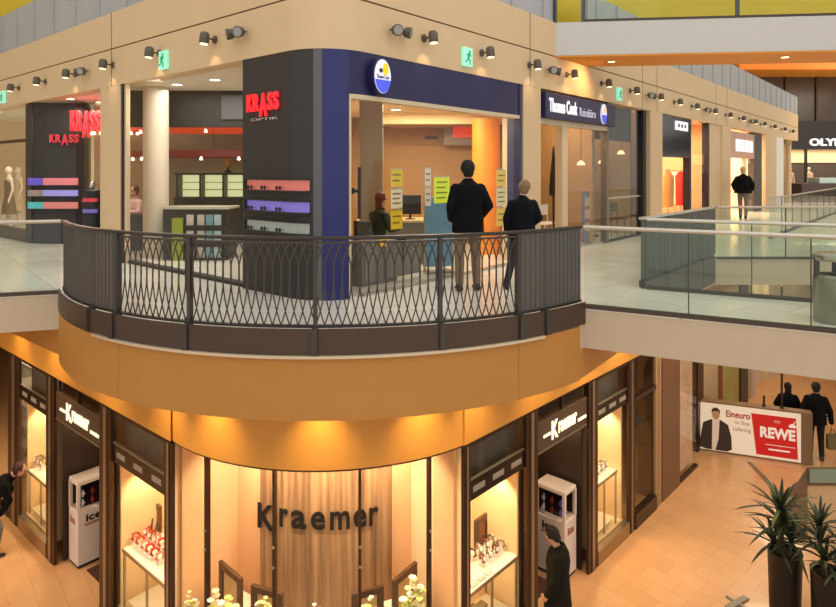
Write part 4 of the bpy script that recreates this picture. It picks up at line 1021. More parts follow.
def shop_window(fr, xa, xb, nlab):
    W = win_root(fr.p((xa+xb)/2, 0, 0))
    bar(fr, xa, xb, -.10, .03, 0, .24, W, mat('tan_sill', '#9a7040', .35), 'sill'); bar(fr, xa, xb, -.06, .035, .24, .26, W, mat('steel_strip', '#a59a88', .3, .8), 'sill_strip')
    pane(fr, xa+.01, xb-.01, -.03, .31, 2.49, W)
    s = bar(fr, xa, xb, -.05, -.012, 2.49, 2.76, W, STRIPB, 'sign_strip')
    w = (xb-xa)
    for k in range(nlab):
        c_ = xa + w*(k+.5)/nlab; mb = MB(); fr.box(mb, c_-.13, c_+.13, -.012, -.008, 2.585, 2.665); obj('label_plate', mb, LABELPL, s)
    pane(fr, xa+.01, xb-.01, -.03, 2.76, 3.22, W); bar(fr, xa, xb, -.06, .0, 3.22, ZT, W, BRONZE, 'top_frame'); bar(fr, xa, xb, -.05, -.008, 2.76, 2.772, W, MATS['steel_strip'], 'transom_strip')
    # display booth behind the glass
    D = .98
    mb = MB(); fr.box(mb, xa, xb, -D-.05, -D, .25, 2.52); obj('booth_back', mb, CREAMWALL, W)
    for x_ in (xa, xb-.04): mb = MB(); fr.box(mb, x_, x_+.04, -D, -.12, .25, 2.52); obj('booth_side', mb, CREAMWALL, W)
    mb = MB(); fr.box(mb, xa, xb, -D, -.10, .2, .27); obj('booth_floor', mb, mat('booth_floor', '#e8d0a4', .5), W)
    mb = MB(); fr.box(mb, xa, xb, -D, -.08, 2.50, 2.55); obj('booth_ceiling', mb, CREAMWALL, W)
    n = max(2, int((xb-xa)/.55))
    for k in range(n):
        q = fr.p(xa+(xb-xa)*(k+.5)/n, -.42, 2.46)
        obj('booth_spot', MB().lathe(q, [(.035, 0), (.04, .05)], 12), mat('booth_spot_glow', '#fff0d0', .4, emit='#ffe6b8', estr=5), W)
        spot('booth_light', q - V((0, 0, .02)), fr.p(xa+(xb-xa)*(k+.5)/n, -.72, 0.6), 64, 125, (1, .79, .52))
    if 100 < 0: pass
    bx = (xb-.50, xb-.05) if fr is GL else (xa+.05, xa+.50)
    mb = MB(); fr.box(mb, bx[0], bx[1], -D+.001, -D+.03, 1.62, 2.48); obj('brown_back_panel', mb, mat('brown_back_panel', '#a8743e', .6), W)
    # dark board behind the transom glass, its grey stands in for the room's dimness
    mb = MB(); fr.box(mb, xa, xb, -.24, -.2, 2.56, 4.3); struct('wall_transom_dark_board', mb, mat('dim_room_grey', '#5a534a', .7))
def display_table(fr, xa, xb, label, u_, v_, of=-.10, group=None):
    q_ = fr.p(fr.xu(u_, of), of, 0); zt = ZC+(171-v_)/FOC*q_.y
    t = thing('display_table', label, 'table', fr.p((xa+xb)/2, of-.3, .27), group)
    EDG = mat('steel_edge', '#a89a80', .3, .6)
    mb = MB(); fr.box(mb, xa, xb, of-.62, of-.015, zt-.03, zt); obj('table_top', mb, mat('white_table_top', '#eee6d4', .3), t, bevel=.004)
    mb = MB(); fr.box(mb, xa, xb, of-.015, of, zt-.045, zt+.004); obj('front_edge', mb, EDG, t)
    for x_ in (xa+.02, (xa+xb)/2, xb-.02):
        for o in (of-.03, of-.58):
            mb = MB(); fr.box(mb, x_-.014, x_+.014, o-.014, o+.014, .275, zt-.03); obj('leg', mb, EDG, t)
    mb = MB(); fr.box(mb, xa+.05, xb-.05, of-.56, of-.06, .36, .375); obj('glass_shelf', mb, mat('pale_shelf', '#e6dcc4', .3), t)
    for f_ in (.3, .7): point('under_table_lamp', fr.p(xa+(xb-xa)*f_, of-.30, zt-.10), 3.2, (1, .84, .56), .04)
    return zt + .002
TZ = {}
for xa, xb, n, lab in ((gx(112), gx(165.5), 3, 'white jewellery table in the window left of the curved display'), (gx(20), gx(47), 3, 'white jewellery table in the window where a person bends down')):
    shop_window(GL, xa, xb, n); u_, v_ = ((122, 549) if xa > -5 else (27.5, 470)); TZ[lab] = display_table(GL, GL.xu(u_, -.10), xb-.06, lab, u_, v_)
for xa, xb, n, lab in ((rx(469.5), rx(525.5), 3, 'white jewellery table in the window right of the curved display'), (rx(597), rx(628), 3, 'white jewellery table in the window beyond the right shop entrance')):
    shop_window(GRt, xa, xb, n); u_, v_ = ((518.4, 556) if xa < 3 else (617.5, 470)); TZ[lab] = display_table(GRt, xa+.06, GRt.xu(u_, -.10), lab, u_, v_)

ZL1, ZL3, ZR1, ZR3 = TZ.values()
# watches and jewellery on the tables
def watch(fr, x, o, z, m, label, group, s=1.0, yaw=0):
    p = fr.p(x, o, z); t = thing('wrist_watch', label, 'watch', p, group)
    R = Matrix.Translation(p) @ Matrix.Rotation(math.atan2(fr.r.y, fr.r.x)+yaw, 4, 'Z') @ Matrix.Scale(s, 4)
    mb = MB().lathe((0, 0, 0), [(.045, 0), (.03, .02), (.02, .06)], 12); obj('cuff_stand', mb.xform(R), mat('cuff_white', '#e9e0d0', .5), t, smooth=True)
    mb = MB(); path = [(0, .045*math.cos(a), .085+.045*math.sin(a)) for a in [2*PI*i/14 for i in range(15)]]
    obj('strap', mb.tube(path, .014, 6, cap=False).xform(R), m, t, smooth=True)
    mb = MB().lathe((0, -.042, .10), [(.034, 0), (.036, .010), (.030, .014)], 16, (0, -1, .35)); d = obj('case', mb.xform(R), m, t, smooth=True)
    mb = MB().lathe((0, -.056, .105), [(.026, 0), (.026, .002)], 16, (0, -1, .35)); obj('dial', mb.xform(R), mat('watch_dial', '#f2ece0', .3), d)
REDW = mat('red_watch', '#b3261a', .4); BRW = mat('brown_watch', '#6a3a2a', .4); SILW = mat('silver_watch', '#b5b0a8', .25, .8); PINKW = mat('pink_watch', '#d98070', .4)
x = gx(150)
rr = random.Random(4)
for k in range(12):
    m, c_ = ((REDW, 'red'), (REDW, 'red'), (PINKW, 'pink'))[k % 3]
    watch(GL, GL.xu(139, -.35)+.15*(k % 6), -.30-.19*(k//6), ZL1, m, '%s wrist watch on the white table left of the curved display' % c_, '%s watches on the left table' % c_, 1.25, rr.uniform(-.5, .5))
for k in range(5):
    p = GL.p(GL.xu(140, -.6)+.14*k, -.57, ZL1)
    t = thing('jewellery_bust', 'dark slim jewellery stand behind the red watches, %s from left' % ORD[k], 'jewellery stand', p, 'dark slim stands behind the red watches')
    obj('foot', MB().lathe(p, [(.035, 0), (.03, .01)], 10), BLACK, t); obj('stem', MB().tube([p, p+V((.03, 0, .24))], .012, 6), BLACK, t)
for k in range(12):
    m, c_ = ((BRW, 'brown'), (SILW, 'silver'))[k % 2]
    watch(GRt, GRt.xu(480, -.4)+.155*(k % 6), -.36-.18*(k//6), ZR1, m, '%s wrist watch on the white table right of the curved display' % c_, '%s watches on the right table' % c_, 1.25, rr.uniform(-.5, .5))
for k in range(5):
    watch(GRt, rx(600)+.17*k, -.28, ZR3, SILW, 'silver wrist watch in the window beyond the right entrance', 'watches beyond the right entrance', 1.5)
for k in range(5):
    watch(GL, GL.xu(30, -.3)+.17*k, -.3, ZL3, SILW, 'silver wrist watch on the table where a person bends down', 'watches by the bending person', 1.6)
for k in range(4):       # flat trays in the right window
    x = rx(474)+.0+.17*k; mb = MB(); GRt.box(mb, x, x+.13, -.22, -.15, ZR1, ZR1+.015)
    tag(obj('jewellery_tray', mb, mat('tray_grey', '#b5b4ac', .4), None, bevel=.003), 'flat grey jewellery tray at the front of the right table', 'tray', 'flat trays on the right table')
def standing_frame(a, b, z0, z1, label, th=.04, bw=.09, pic='#e9d0a0'):
    d = (b-a); L = d.length; fr = Frame((a.x, a.y), (d.x, d.y))
    t = thing('picture_frame', label, 'picture frame', V(((a.x+b.x)/2, (a.y+b.y)/2, z0))); tl = 0.0
    for (x0, x1, y0, y1, n_) in ((0, L, z1-bw, z1, 'top_rail'), (0, L, z0, z0+bw, 'bottom_rail'), (0, bw, z0+bw, z1-bw, 'side_rail'), (L-bw, L, z0+bw, z1-bw, 'side_rail')):
        mb = MB(); fr.box(mb, x0, x1, -th, 0, y0, y1); obj(n_, mb, FRAMEWOOD, t, bevel=.004)
    mb = MB(); fr.box(mb, bw, L-bw, -th, -th*.6, z0+bw, z1-bw); obj('picture', mb, mat('frame_picture_'+pic[1:], pic, .6, var=.3, scale=7), t)
q = GL.p(gx(152), -.8, 0); a = GL.p(GL.xu(150, -.66), -.665, 0); b = GL.p(GL.xu(150, -.66)+.30, -.665, 0)
standing_frame(a, b, ZL1, ZL1+.42, 'tall brown picture frame behind the red watches', pic='#8a5a34')
a = GRt.p(GRt.xu(476, -.66), -.665, 0); b = GRt.p(GRt.xu(476, -.66)+.36, -.665, 0)
standing_frame(a, b, ZR1, ZR1+.42, 'tall brown picture frame behind the brown watches', pic='#8a5a34')
for k in range(3):
    q = GRt.p(rx(490)+.2*k, -.6, .375)
    t = thing('watch_box', 'dark watch box on the lower shelf of the right table', 'box', q, 'watch boxes under the right table')
    mb = MB(); GRt.box(mb, rx(490)+.2*k-.06, rx(490)+.2*k+.06, -.5, -.38, .378, .5+.06*(k % 2)); obj('box', mb, mat('box_brown', '#5a4630', .5), t, bevel=.004)
    mb = MB(); GRt.box(mb, rx(490)+.2*k-.065, rx(490)+.2*k+.065, -.505, -.375, .5+.06*(k % 2), .52+.06*(k % 2)); obj('lid', mb, mat('box_lid', '#7d6a4a', .5), t, bevel=.004)
    q = GL.p(gx(142)+.24*k, -.6, .375)
    t = thing('watch_box', 'brown watch box on the lower shelf of the left table', 'box', q, 'watch boxes under the left table')
    mb = MB(); x_ = gx(142)+.24*k; GL.box(mb, x_-.07, x_+.07, -.5, -.38, .378, .48); obj('box', mb, MATS['box_brown'], t, bevel=.004)
    mb = MB(); GL.box(mb, x_-.075, x_+.075, -.505, -.375, .48, .5); obj('lid', mb, MATS['box_lid'], t, bevel=.004)

mb = MB(); GL.box(mb, gx(166), gx(166)+.12, -.98, -.035, 0, ZT); struct('wall_booth_end', mb, CREAMWALL)
mb = MB(); GRt.box(mb, rx(469)-.12, rx(469), -.98, -.035, 0, ZT); struct('wall_booth_end', mb, CREAMWALL)
# entrances with light-box signs
def entrance(fr, xa, xb, side, label, n_):
    D = 1.7
    far = xa if side < 0 else xb
    r = sroot('door_%d' % n_, fr.p((xa+xb)/2, -D, 0))
    mb = MB(); fr.box(mb, xa-.06, xb+.06, -D-.05, -D, 0, ZT); obj('back_panel', mb, DKBROWN, r)
    for x_ in (xa-.06, xb+.02): mb = MB(); fr.box(mb, x_, x_+.04, -D, -.14, 0, ZT); obj('return_panel', mb, DKBROWN, r)
    mb = MB(); w = (xb-xa); fr.box(mb, xa+w*.30, xb-w*.30, -D, -D+.03, 0, 2.3); obj('door_leaf', mb, mat('door_leaf_brown', '#5a4028', .3), r)
    mb = MB(); fr.box(mb, xa+w*.36, xa+w*.38, -D+.03, -D+.07, .9, 1.5); obj('handle', mb, STEEL, r)
    mb = MB(); fr.box(mb, xa, xb, -D, -.14, 2.45, 2.5); obj('entrance_ceiling', mb, DKBROWN, r)
    mb = MB(); w4=(xb-xa); fr.box(mb, xa+(.55 if side < 0 else .15), xb-(.15 if side < 0 else .60), -D+.1, -.3, .001, .012); tag(obj('door_mat', mb, mat('door_mat', '#4a2c20', .9), None), 'dark brown door mat in the %s entrance' % label, 'mat')
    t = thing('shop_sign', 'brown sign box with white lit Kraemer lettering over the %s entrance' % label, 'shop sign', fr.p((xa+xb)/2, -.05, 2.56))
    mb = MB(); fr.box(mb, xa+.02, xb-.02, -.13, -.01, 2.57, 3.03); obj('sign_box', mb, mat('sign_box_brown', '#4a3a2a', .5), t, bevel=.008)
    mb = MB(); fr.box(mb, xa+.02, xb-.02, -.012, .0, 2.555, 2.575); obj('lower_edge', mb, MATS['steel_strip'], t)
    WLL = mat('kraemer_lit_letters', '#fff4dc', .4, emit='#fff0d0', estr=.9)
    L = xb-xa
    obj('capital_lettering', ftext(fr, 'K', xa+L*.27, -.008, 2.66, L*.12, .29, .012, .03), WLL, t)
    obj('lettering', ftext(fr, 'raemer', xa+L*.40, -.008, 2.70, L*.36, .18, .012, .025), WLL, t)
    mb = MB(); fr.box(mb, xa+L*.12, xa+L*.25, -.008, .004, 2.76, 2.80); obj('short_bar', mb, WLL, t)
    mb = MB(); fr.box(mb, xa+L*.79, xa+L*.96, -.008, .004, 2.70, 2.745); obj('short_bar', mb, WLL, t)
    W = win_root(fr.p((xa+xb)/2, -.05, 3.03)); pane(fr, xa, xb, -.05, 3.05, ZT, W); mb = MB(); fr.box(mb, (xa+xb)/2-.02, (xa+xb)/2+.02, -.07, -.02, 3.04, ZT); obj('mullion', mb, BRONZE, W)
entrance(GL, gx(55), gx(100.5), -1, 'left shop', 1)
entrance(GRt, rx(537), rx(588), 1, 'right shop', 2)
point('entrance_light', GL.p((gx(55)+gx(100))/2, -.7, 2.3), 22, (1, .7, .42)); point('entrance_light', GRt.p((rx(537)+rx(588))/2, -.7, 2.3), 22, (1, .7, .42))

# white watch cabinets with the "ice" wordmark
CABW = mat('cabinet_white', '#e8d8cc', .35, coat=.2)
def ice_cabinet(fr, x0, x1, o0, o1, front, label):      # front: +1 faces +x, -1 faces -x
    H = 1.50
    t = thing('watch_cabinet', label, 'display cabinet', fr.p((x0+x1)/2, (o0+o1)/2, 0), 'white ice watch cabinets')
    mb = MB(); fr.box(mb, x0+.02, x1-.02, o0+.02, o1-.02, 0, .06); obj('plinth', mb, BLACK, t)
    mb = MB(); fr.box(mb, x0, x1, o0, o1, .05, .99); obj('body', mb, CABW, t, bevel=.02)
    mb = MB(); fr.box(mb, x0, x1, o0, o1, 1.42, H); obj('top_cap', mb, CABW, t, bevel=.02)
    for a in (x0, x1-.05):
        for b in (o0, o1-.05): mb = MB(); fr.box(mb, a, a+.05, b, b+.05, .98, 1.43); obj('corner_post', mb, CABW, t)
    mb = MB(); fr.box(mb, x0+.012, x1-.012, o0+.012, o1-.012, .99, 1.42); obj('glass_case', mb, GLASS, t)
    mb = MB(); fr.box(mb, x0+.12, x1-.12, o0+.12, o1-.12, .985, 1.40); obj('dark_display_core', mb, mat('dark_core', '#1d1a22', .3), t)
    xf = x1 if front > 0 else x0
    ff = Frame((fr.p(xf, 0, 0).x, fr.p(xf, 0, 0).y), (-fr.n.x*-1, -fr.n.y*-1)) if False else None
    nrm = fr.r*front; rt = V((0, 0, 1)).cross(nrm)      # right vector on that face
    c0 = fr.p(xf, (o0+o1)/2, 0)
    w = o1-o0
    dn = lambda p, xx, zz: c0 + rt*(xx+p.x) + nrm*(.0+p.z) + V((0, 0, zz+p.y))
    obj('lettering', text('ice', w*.46, .125, .006, .03).map(lambda p: dn(p, -w*.25, .77)), mat('ice_letters', '#2a1c1a', .5), t)
    mb = MB().add([V((0, 0, 0)), V((w*.58, 0, 0)), V((w*.58, .045, 0)), V((0, .045, 0)), V((0, 0, .005)), V((w*.58, 0, .005)), V((w*.58, .045, .005)), V((0, .045, .005))], [(3, 2, 1, 0), (4, 5, 6, 7), (0, 1, 5, 4), (1, 2, 6, 5), (2, 3, 7, 6), (3, 0, 4, 7)])
    obj('brown_tagline_bar', mb.map(lambda p: dn(p, -w*.29, .70)), mat('tagline_brown', '#c08a70', .5), t)
    so = o1; sf = lambda p, xx, zz: fr.p((x0+x1)/2+xx+p.x, so+p.z, zz+p.y)
    obj('side_lettering', text('ice', (x1-x0)*.5, .13, .005, .05).map(lambda p: sf(p, -(x1-x0)*.26, .74)), mat('ice_side_letters', '#a8604a', .5), t)
    rnd = random.Random(int(x0*100))
    for k in range(6):
        xx = -w*.28 + w*.28*(k % 3); zz = 1.08+.16*(k//3)
        q = c0 - nrm*.09 + rt*xx + V((0, 0, zz))
        tt = thing('wrist_watch', 'plastic wrist watch inside the %s cabinet' % ('left white ice' if front > 0 else 'right white ice'), 'watch', q, 'watches in the %s cabinet' % ('left ice' if front > 0 else 'right ice'))
        m_ = mat('plastic_watch_%d' % (k % 3), ('#d8d4e8', '#a8302a', '#6a6ad0')[k % 3], .35)
        obj('strap', MB().tube([q+V((0, 0, -.06)), q+nrm*.008, q+V((0, 0, .06))], .014, 6), m_, tt, smooth=True)
        obj('case', MB().lathe(q+nrm*.008, [(.03, 0), (.032, .012), (.024, .016)], 14, tuple(nrm)), m_, tt, smooth=True)
    return t
ice_cabinet(GL, gx(55)+.05, gx(55)+.43, -.76, -.20, 1, 'white watch cabinet with ice lettering in the left shop entrance')
ice_cabinet(GRt, rx(588)-.46, rx(588)-.06, -.76, -.18, -1, 'white watch cabinet with ice lettering in the right entrance, behind the man in a coat')

# curved display window
W = win_root(ap(0, AR, 0))
um = [173.5, 205, 273.5, 360, 430.5, 461]
angs = [ang_a(u) for u in um]
for i in range(5):
    g = .004
    pth = lambda r, n=8: [ap(angs[i]+g+(angs[i+1]-angs[i]-2*g)*k/n, r) for k in range(n+1)]
    obj('curved_pane', MB().strip(pth(AR-.052), pth(AR-.04), .30, 2.22), GLASS, W)
    obj('curved_pane', MB().strip(pth(AR-.052), pth(AR-.04), 2.232, ZT), GLASS, W)
for i in range(1, 5):
    a = angs[i]; w = .0058
    obj('mullion', MB().strip([ap(a-w, AR-.075), ap(a+w, AR-.075)], [ap(a-w, AR-.0), ap(a+w, AR-.0)], .0, ZT), BRONZE, W)
    for z in (2.10, 2.34):
        obj('glass_clip', MB().lathe(ap(a, AR, z), [(.016, 0), (.016, .02)], 10, (math.sin(a), -math.cos(a), 0)), STEEL, W)
pth = lambda r: [ap(angs[0]+(angs[-1]-angs[0])*k/24, r) for k in range(25)]
obj('sill', MB().strip(pth(AR-.12), pth(AR+.03), 0, .3), BRONZE, W)
wa = math.radians(27.5); WR = 1.95
pw_ = lambda a0_, a1_, r, n=16: [ap(a0_+(a1_-a0_)*k/n, r) for k in range(n+1)]
struct('wall_display_timber', MB().strip(pw_(-wa, wa, WR-.06), pw_(-wa, wa, WR), 0, 3.6), WOOD)
struct('wall_display_left', MB().strip(pw_(-math.radians(80), -wa, WR-.12), pw_(-math.radians(80), -wa, WR-.06), 0, 3.6), mat('peach_display_wall', '#f0bc86', .65, var=.03))
struct('wall_display_right', MB().strip(pw_(wa, math.radians(80), WR-.12), pw_(wa, math.radians(80), WR-.06), 0, 3.6), MATS['peach_display_wall'])
struct('ceiling_display', MB().strip(pw_(-math.radians(75), math.radians(75), 1.7, 24), pw_(-math.radians(75), math.radians(75), AR-.13, 24), 3.5, 3.56), CREAMWALL)
for sgn, u_, fr in ((-1, 173, GL), (1, 462, GRt)):
    q = ap(angs[0 if sgn < 0 else -1], AR-.1); b = ap(angs[0 if sgn < 0 else -1], 1.85)
    wallbox('wall_display_end', (q.x, q.y), (b.x, b.y), 0, 3.6, MATS['peach_display_wall'])
t = thing('display_counter', 'curved pale display counter inside the curved shop window', 'counter', ap(0, 2.3, 0))
obj('front', MB().strip(pw_(-.70, .62, 2.58, 30), pw_(-.70, .62, 2.62, 30), 0, .98), mat('counter_front', '#d8b88a', .5), t)
obj('counter_top', MB().strip(pw_(-.70, .62, WR+.01, 30), pw_(-.70, .62, 2.64, 30), 0.98, 1.02), mat('counter_top_cream', '#efe2c6', .35), t)
# Kraemer lettering following the curve of the timber wall
t = thing('shop_sign', 'black Kraemer lettering curving across the walnut wall behind the curved glass', 'shop sign', ap(0, WR, 2.2))
BLK = mat('black_letters', '#0c0807', .6, spec=.2)
us = {'K': (257, 274), 'r': (279, 287.5), 'a': (290.5, 306), 'e': (310.5, 325), 'm': (330, 350), 'e2': (353.5, 367), 'r2': (369.5, 379)}
R_ = WR+.035
for ch, (u0, u1) in us.items():
    a_, b_ = ang_a(u0, R_), ang_a(u1, R_); w = (b_-a_)*R_
    cap_ = ch == 'K'; h = .34 if cap_ else .245; z0 = 2.09
    mb = text(ch[0], w, h, .012, .02)
    if cap_: mb.map(lambda p: V((p.x, p.y, p.z)))
    mb.map(lambda p: ap(a_ + p.x/R_, WR+.014+p.z, z0+p.y-(.09 if cap_ else 0)))
    obj('lettering', mb, BLK, t)
def pframe(u0, Y0, u1, Y1, z1, label):
    a, b = at(u0, 171, Y0), at(u1, 171, Y1)
    standing_frame(V((a.x, a.y, 0)), V((b.x, b.y, 0)), 1.022, z1, label, .05, .085, '#d8b070')
pframe(218.5, 8.36, 240, 7.98, 1.62, 'dark wooden frame turned sideways behind the leftmost white flowers')
pframe(250.5, 8.02, 282, 7.84, 1.52, 'dark wooden frame left of centre under the K of the black lettering')
pframe(352, 7.84, 384, 8.0, 1.52, 'dark wooden frame right of centre under the last letters of the black lettering')
pframe(394.5, 7.94, 417.5, 8.34, 1.62, 'dark wooden frame turned sideways behind the rightmost white flowers')
PETAL = [mat('petal_white', '#f4eedb', .6), mat('petal_cream', '#f0dfb0', .6), mat('petal_lime', '#d8dc7a', .6)]
def flowers(u, Y, s, label, seed, zt=1.45):
    p = at(u, 171, Y); p = V((p.x, p.y, 1.022)); rnd = random.Random(seed)
    t = thing('flower_arrangement', label, 'flowers', p)
    obj('vase', MB().lathe(p, [(.06*s, 0), (.085*s, .08*s), (.05*s, .2*s), (.065*s, .24*s)], 18), mat('vase_cream', '#e8dcc0', .3), t, smooth=True)
    H = zt-1.022
    for c_ in range(3):
        mb = MB()
        for k in range(10):
            a, b = rnd.uniform(0, 2*PI), rnd.uniform(-.2, 1)
            rad = s*.24*math.sqrt(rnd.random())
            q = p + V((rad*math.cos(a), rad*math.sin(a)*.6, .24*s + (H-.24*s)*(.25+.7*rnd.random())*(1-.5*rad/(s*.24))))
            for j in range(6):
                f = 2*PI*j/6 + a; d = V((math.cos(f), math.sin(f), .6)).normalized()
                e = V((-math.sin(f), math.cos(f), 0)); n = d.cross(e)
                mb.ell(q + d*.035*s, d*.045*s, e*.034*s, n*.012*s, 8, 5)
            mb.ell(q, (.018*s, 0, 0), (0, .018*s, 0), (0, 0, .018*s), 8, 5)
        obj('blossoms', mb, PETAL[c_], t, smooth=True)
    mb = MB()
    for k in range(14):
        a = rnd.uniform(0, 2*PI); q = p + V((0, 0, .2*s)); e = q + V((math.cos(a)*.2*s, math.sin(a)*.14*s, rnd.uniform(.05, max(.1, H-.42))))
        mb.tube([q, (q+e)/2+V((0, 0, .06)), e], [.006, .012, .003], 5)
    obj('foliage', mb, mat('leaf_green', '#8fa04a', .6), t)
flowers(222, 7.72, .72, 'large white and lime flower arrangement at the left of the curved window', 1, 1.86)
flowers(264, 7.66, .48, 'white flowers in front of the frame under the letter K', 2, 1.78)
flowers(315, 7.70, .42, 'small white flowers at the centre under the black lettering', 3, 1.58)
flowers(369, 7.68, .48, 'white flowers in front of the frame right of centre', 4, 1.76)
flowers(413, 7.76, .75, 'large white and lime flower arrangement at the right of the curved window', 5, 1.88)
flowers(191, 8.02, .38, 'small white flowers beside the leftmost mullion of the curved window', 6, 1.5)

# shopfronts beyond, on the right lower front
x0, x1 = rx(634), rx(655)
W = win_root(GRt.p((x0+x1)/2, 0, 0)); bar(GRt, x0, x1, -.1, .04, 0, .28, W, BRONZE, 'sill'); pane(GRt, x0, x1, -.03, .28, ZT, W); bar(GRt, x0, x1, -.06, .03, 2.45, 2.52, W, BRONZE, 'transom')
wallbox('wall_lower_shop_back', GRt.p(x0, -2.2, 0), GRt.p(rx(700)+.2, -2.2, 0), 0, 4.3, mat('brown_shop_wall', '#8d6a48', .7, var=.25, scale=2)); lpost(GRt, rx(655), rx(660.5), ZT+1.0, mat('tan_post', '#a8855a', .4))
mb = MB(); GRt.box(mb, rx(661.5), rx(679), -.5, .02, 0, 4.34); struct('pillar_brown', mb, mat('pillar_brown_panel', '#6b4b30', .4))
x0, x1 = rx(681), rx(697.5)
W = win_root(GRt.p((x0+x1)/2, 0, 0)); pane(GRt, x0, x1, -.03, .1, ZT+1, W); bar(GRt, x0, x1, -.08, .01, 0, .06, W, BRONZE, 'sill'); bar(GRt, GRt.xu(697.8, -.25), GRt.xu(703.5, -.25), -.35, -.25, 0, 4.3, W, BRONZE, 'frame')
mb = MB(); GRt.box(mb, x0+.05, x1-.05, -.14, -.10, .12, 4.2); tag(obj('advertising_board', mb, mat('pinkish_ad', '#d0ae92', .5, var=.45, scale=3), None), 'tall pale patterned advertising panel behind glass beside the brown pillar', 'poster')
ro = lambda u_: GRt.xu(u_, -.3)
x0, x1, x2, x3 = ro(703.8), ro(718), ro(741), ro(748)
mb = MB(); GRt.box(mb, x0, x1-.01, -.55, -.3, 0, 4.3); struct('wall_lower_pale', mb, mat('pale_stone_wall', '#b89f7c', .6, var=.15))
t = thing('wall_poster', 'green poster with red and yellow shapes behind the long red and white banner', 'poster', GRt.p((x1+x2)/2, -.35, 0))
mb = MB(); GRt.box(mb, x1, x2-.01, -.50, -.35, 0, 4.3); obj('board', mb, mat('green_poster', '#a0984e', .5, var=.35, scale=1.5), t)
mb = MB(); GRt.box(mb, x1, x1+.5, -.35, -.335, 0, 4.3); obj('dark_red_edge', mb, mat('dark_red_print', '#7d3320', .5), t)
c = GRt.p((x1+x2)/2-.3, -.348, 2.2)
mb = MB().lathe(c, [(.42, 0), (.42, .02)], 24, tuple(GRt.n)); obj('red_blob', mb, mat('orange_red_print', '#d8482a', .5), t)
mb = MB().lathe(c+V((0, 0, .7)), [(.22, 0), (.22, .02)], 24, tuple(GRt.n)); obj('red_blob_top', mb, MATS['orange_red_print'], t)
mb = MB(); GRt.box(mb, x2, x3, -.65, -.3, 0, 4.3); struct('pillar_dark_far', mb, DKBROWN)
x4, x5 = ro(756), ro(772)
mb = MB(); GRt.box(mb, x3, x5, -.65, -.55, 0, 4.3); struct('wall_lower_far', mb, mat('pale_shopfront', '#d8c4a0', .6))
mb = MB(); GRt.box(mb, x4-.3, x4, -.54, -.33, 0, 4.3); struct('pillar_far_pale', mb, CREAM)
mb = MB(); GRt.box(mb, x5, x5+8, -.65, -.4, 0, 4.3); struct('wall_lower_end', mb, mat('pale_shopfront', '#d8c4a0', .6))
# left lower shop beyond the bending person
x0 = gx(9); W = win_root(GL.p(x0-2, 0, 0)); pane(GL, x0-6, x0, -.03, .1, ZT, W); bar(GL, x0-6, x0, -.06, .03, 0, .1, W, BRONZE, 'sill')
wallbox('wall_lower_left_back', GL.p(x0-7, -2.5, 0), GL.p(x0+.0, -2.5, 0), 0, 4.3, mat('grey_shop_wall', '#9a8a72', .7, var=.4, scale=5))
t = thing('shop_shelf', 'pale wire shop shelf behind the glass at the far left edge', 'shelf', GL.p(x0-.6, -.8, 0))
for k in range(6):
    mb = MB(); GL.box(mb, x0-1.6, x0-.1, -1.0, -.6, .4+.45*k, .43+.45*k); obj('shelf_board', mb, mat('shelf_grey', '#b8b0a0', .4), t)
for xx in (x0-1.6, x0-.13):
    mb = MB(); GL.box(mb, xx, xx+.03, -1.0, -.6, 0, 3.0); obj('upright', mb, STEEL, t)
# ================================================================== PEOPLE
def remesh(mb, vox, smooth=3):
    me = bpy.data.meshes.new('tmp'); me.from_pydata([tuple(p) for p in mb.v], [], mb.f)
    o = bpy.data.objects.new('tmp', me); COL.objects.link(o)
    r = o.modifiers.new('r', 'REMESH'); r.mode = 'VOXEL'; r.voxel_size = vox
    s = o.modifiers.new('s', 'SMOOTH'); s.factor = .5; s.iterations = smooth
    bpy.context.view_layer.update()
    dg = bpy.context.evaluated_depsgraph_get()
    m2 = bpy.data.meshes.new_from_object(o.evaluated_get(dg))
    out = MB(); out.v = [v.co.copy() for v in m2.vertices]; out.f = [tuple(p.vertices) for p in m2.polygons]
    bpy.data.objects.remove(o); bpy.data.meshes.remove(me); bpy.data.meshes.remove(m2)
    return out
SKIN = mat('skin', '#c8977a', .55, var=.05)
def hand(mb, wrist, d, palm_n, s, curl=.5):      # d: forearm direction, palm_n: palm facing
    d = V(d).normalized(); pn = V(palm_n); pn = (pn - d*pn.dot(d)).normalized(); sd = d.cross(pn)
    w = V(wrist)
    mb.ell(w + d*.045*s, d*.055*s, sd*.040*s, pn*.018*s, 12, 7)
    for k, (off_, ln) in enumerate(((-.030, .062), (-.010, .074), (.010, .070), (.029, .056))):
        b = w + d*.075*s + sd*off_*s; c1 = d*math.cos(curl*.5)+pn*math.sin(curl*.5); c2 = d*math.cos(curl*1.3)+pn*math.sin(curl*1.3)
        m1 = b + c1*ln*.5*s; e = m1 + c2*ln*.5*s
        mb.cap(b, m1, .0095*s, .009*s, 8); mb.cap(m1, e, .009*s, .0078*s, 8)
    b = w + d*.025*s - sd*.034*s; m1 = b + (d*.6 - sd*.7 + pn*.25).normalized()*.035*s; e = m1 + (d*.9 - sd*.15 + pn*.35).normalized()*.030*s
    mb.cap(b, m1, .011*s, .010*s, 8); mb.cap(m1, e, .010*s, .008*s, 8)
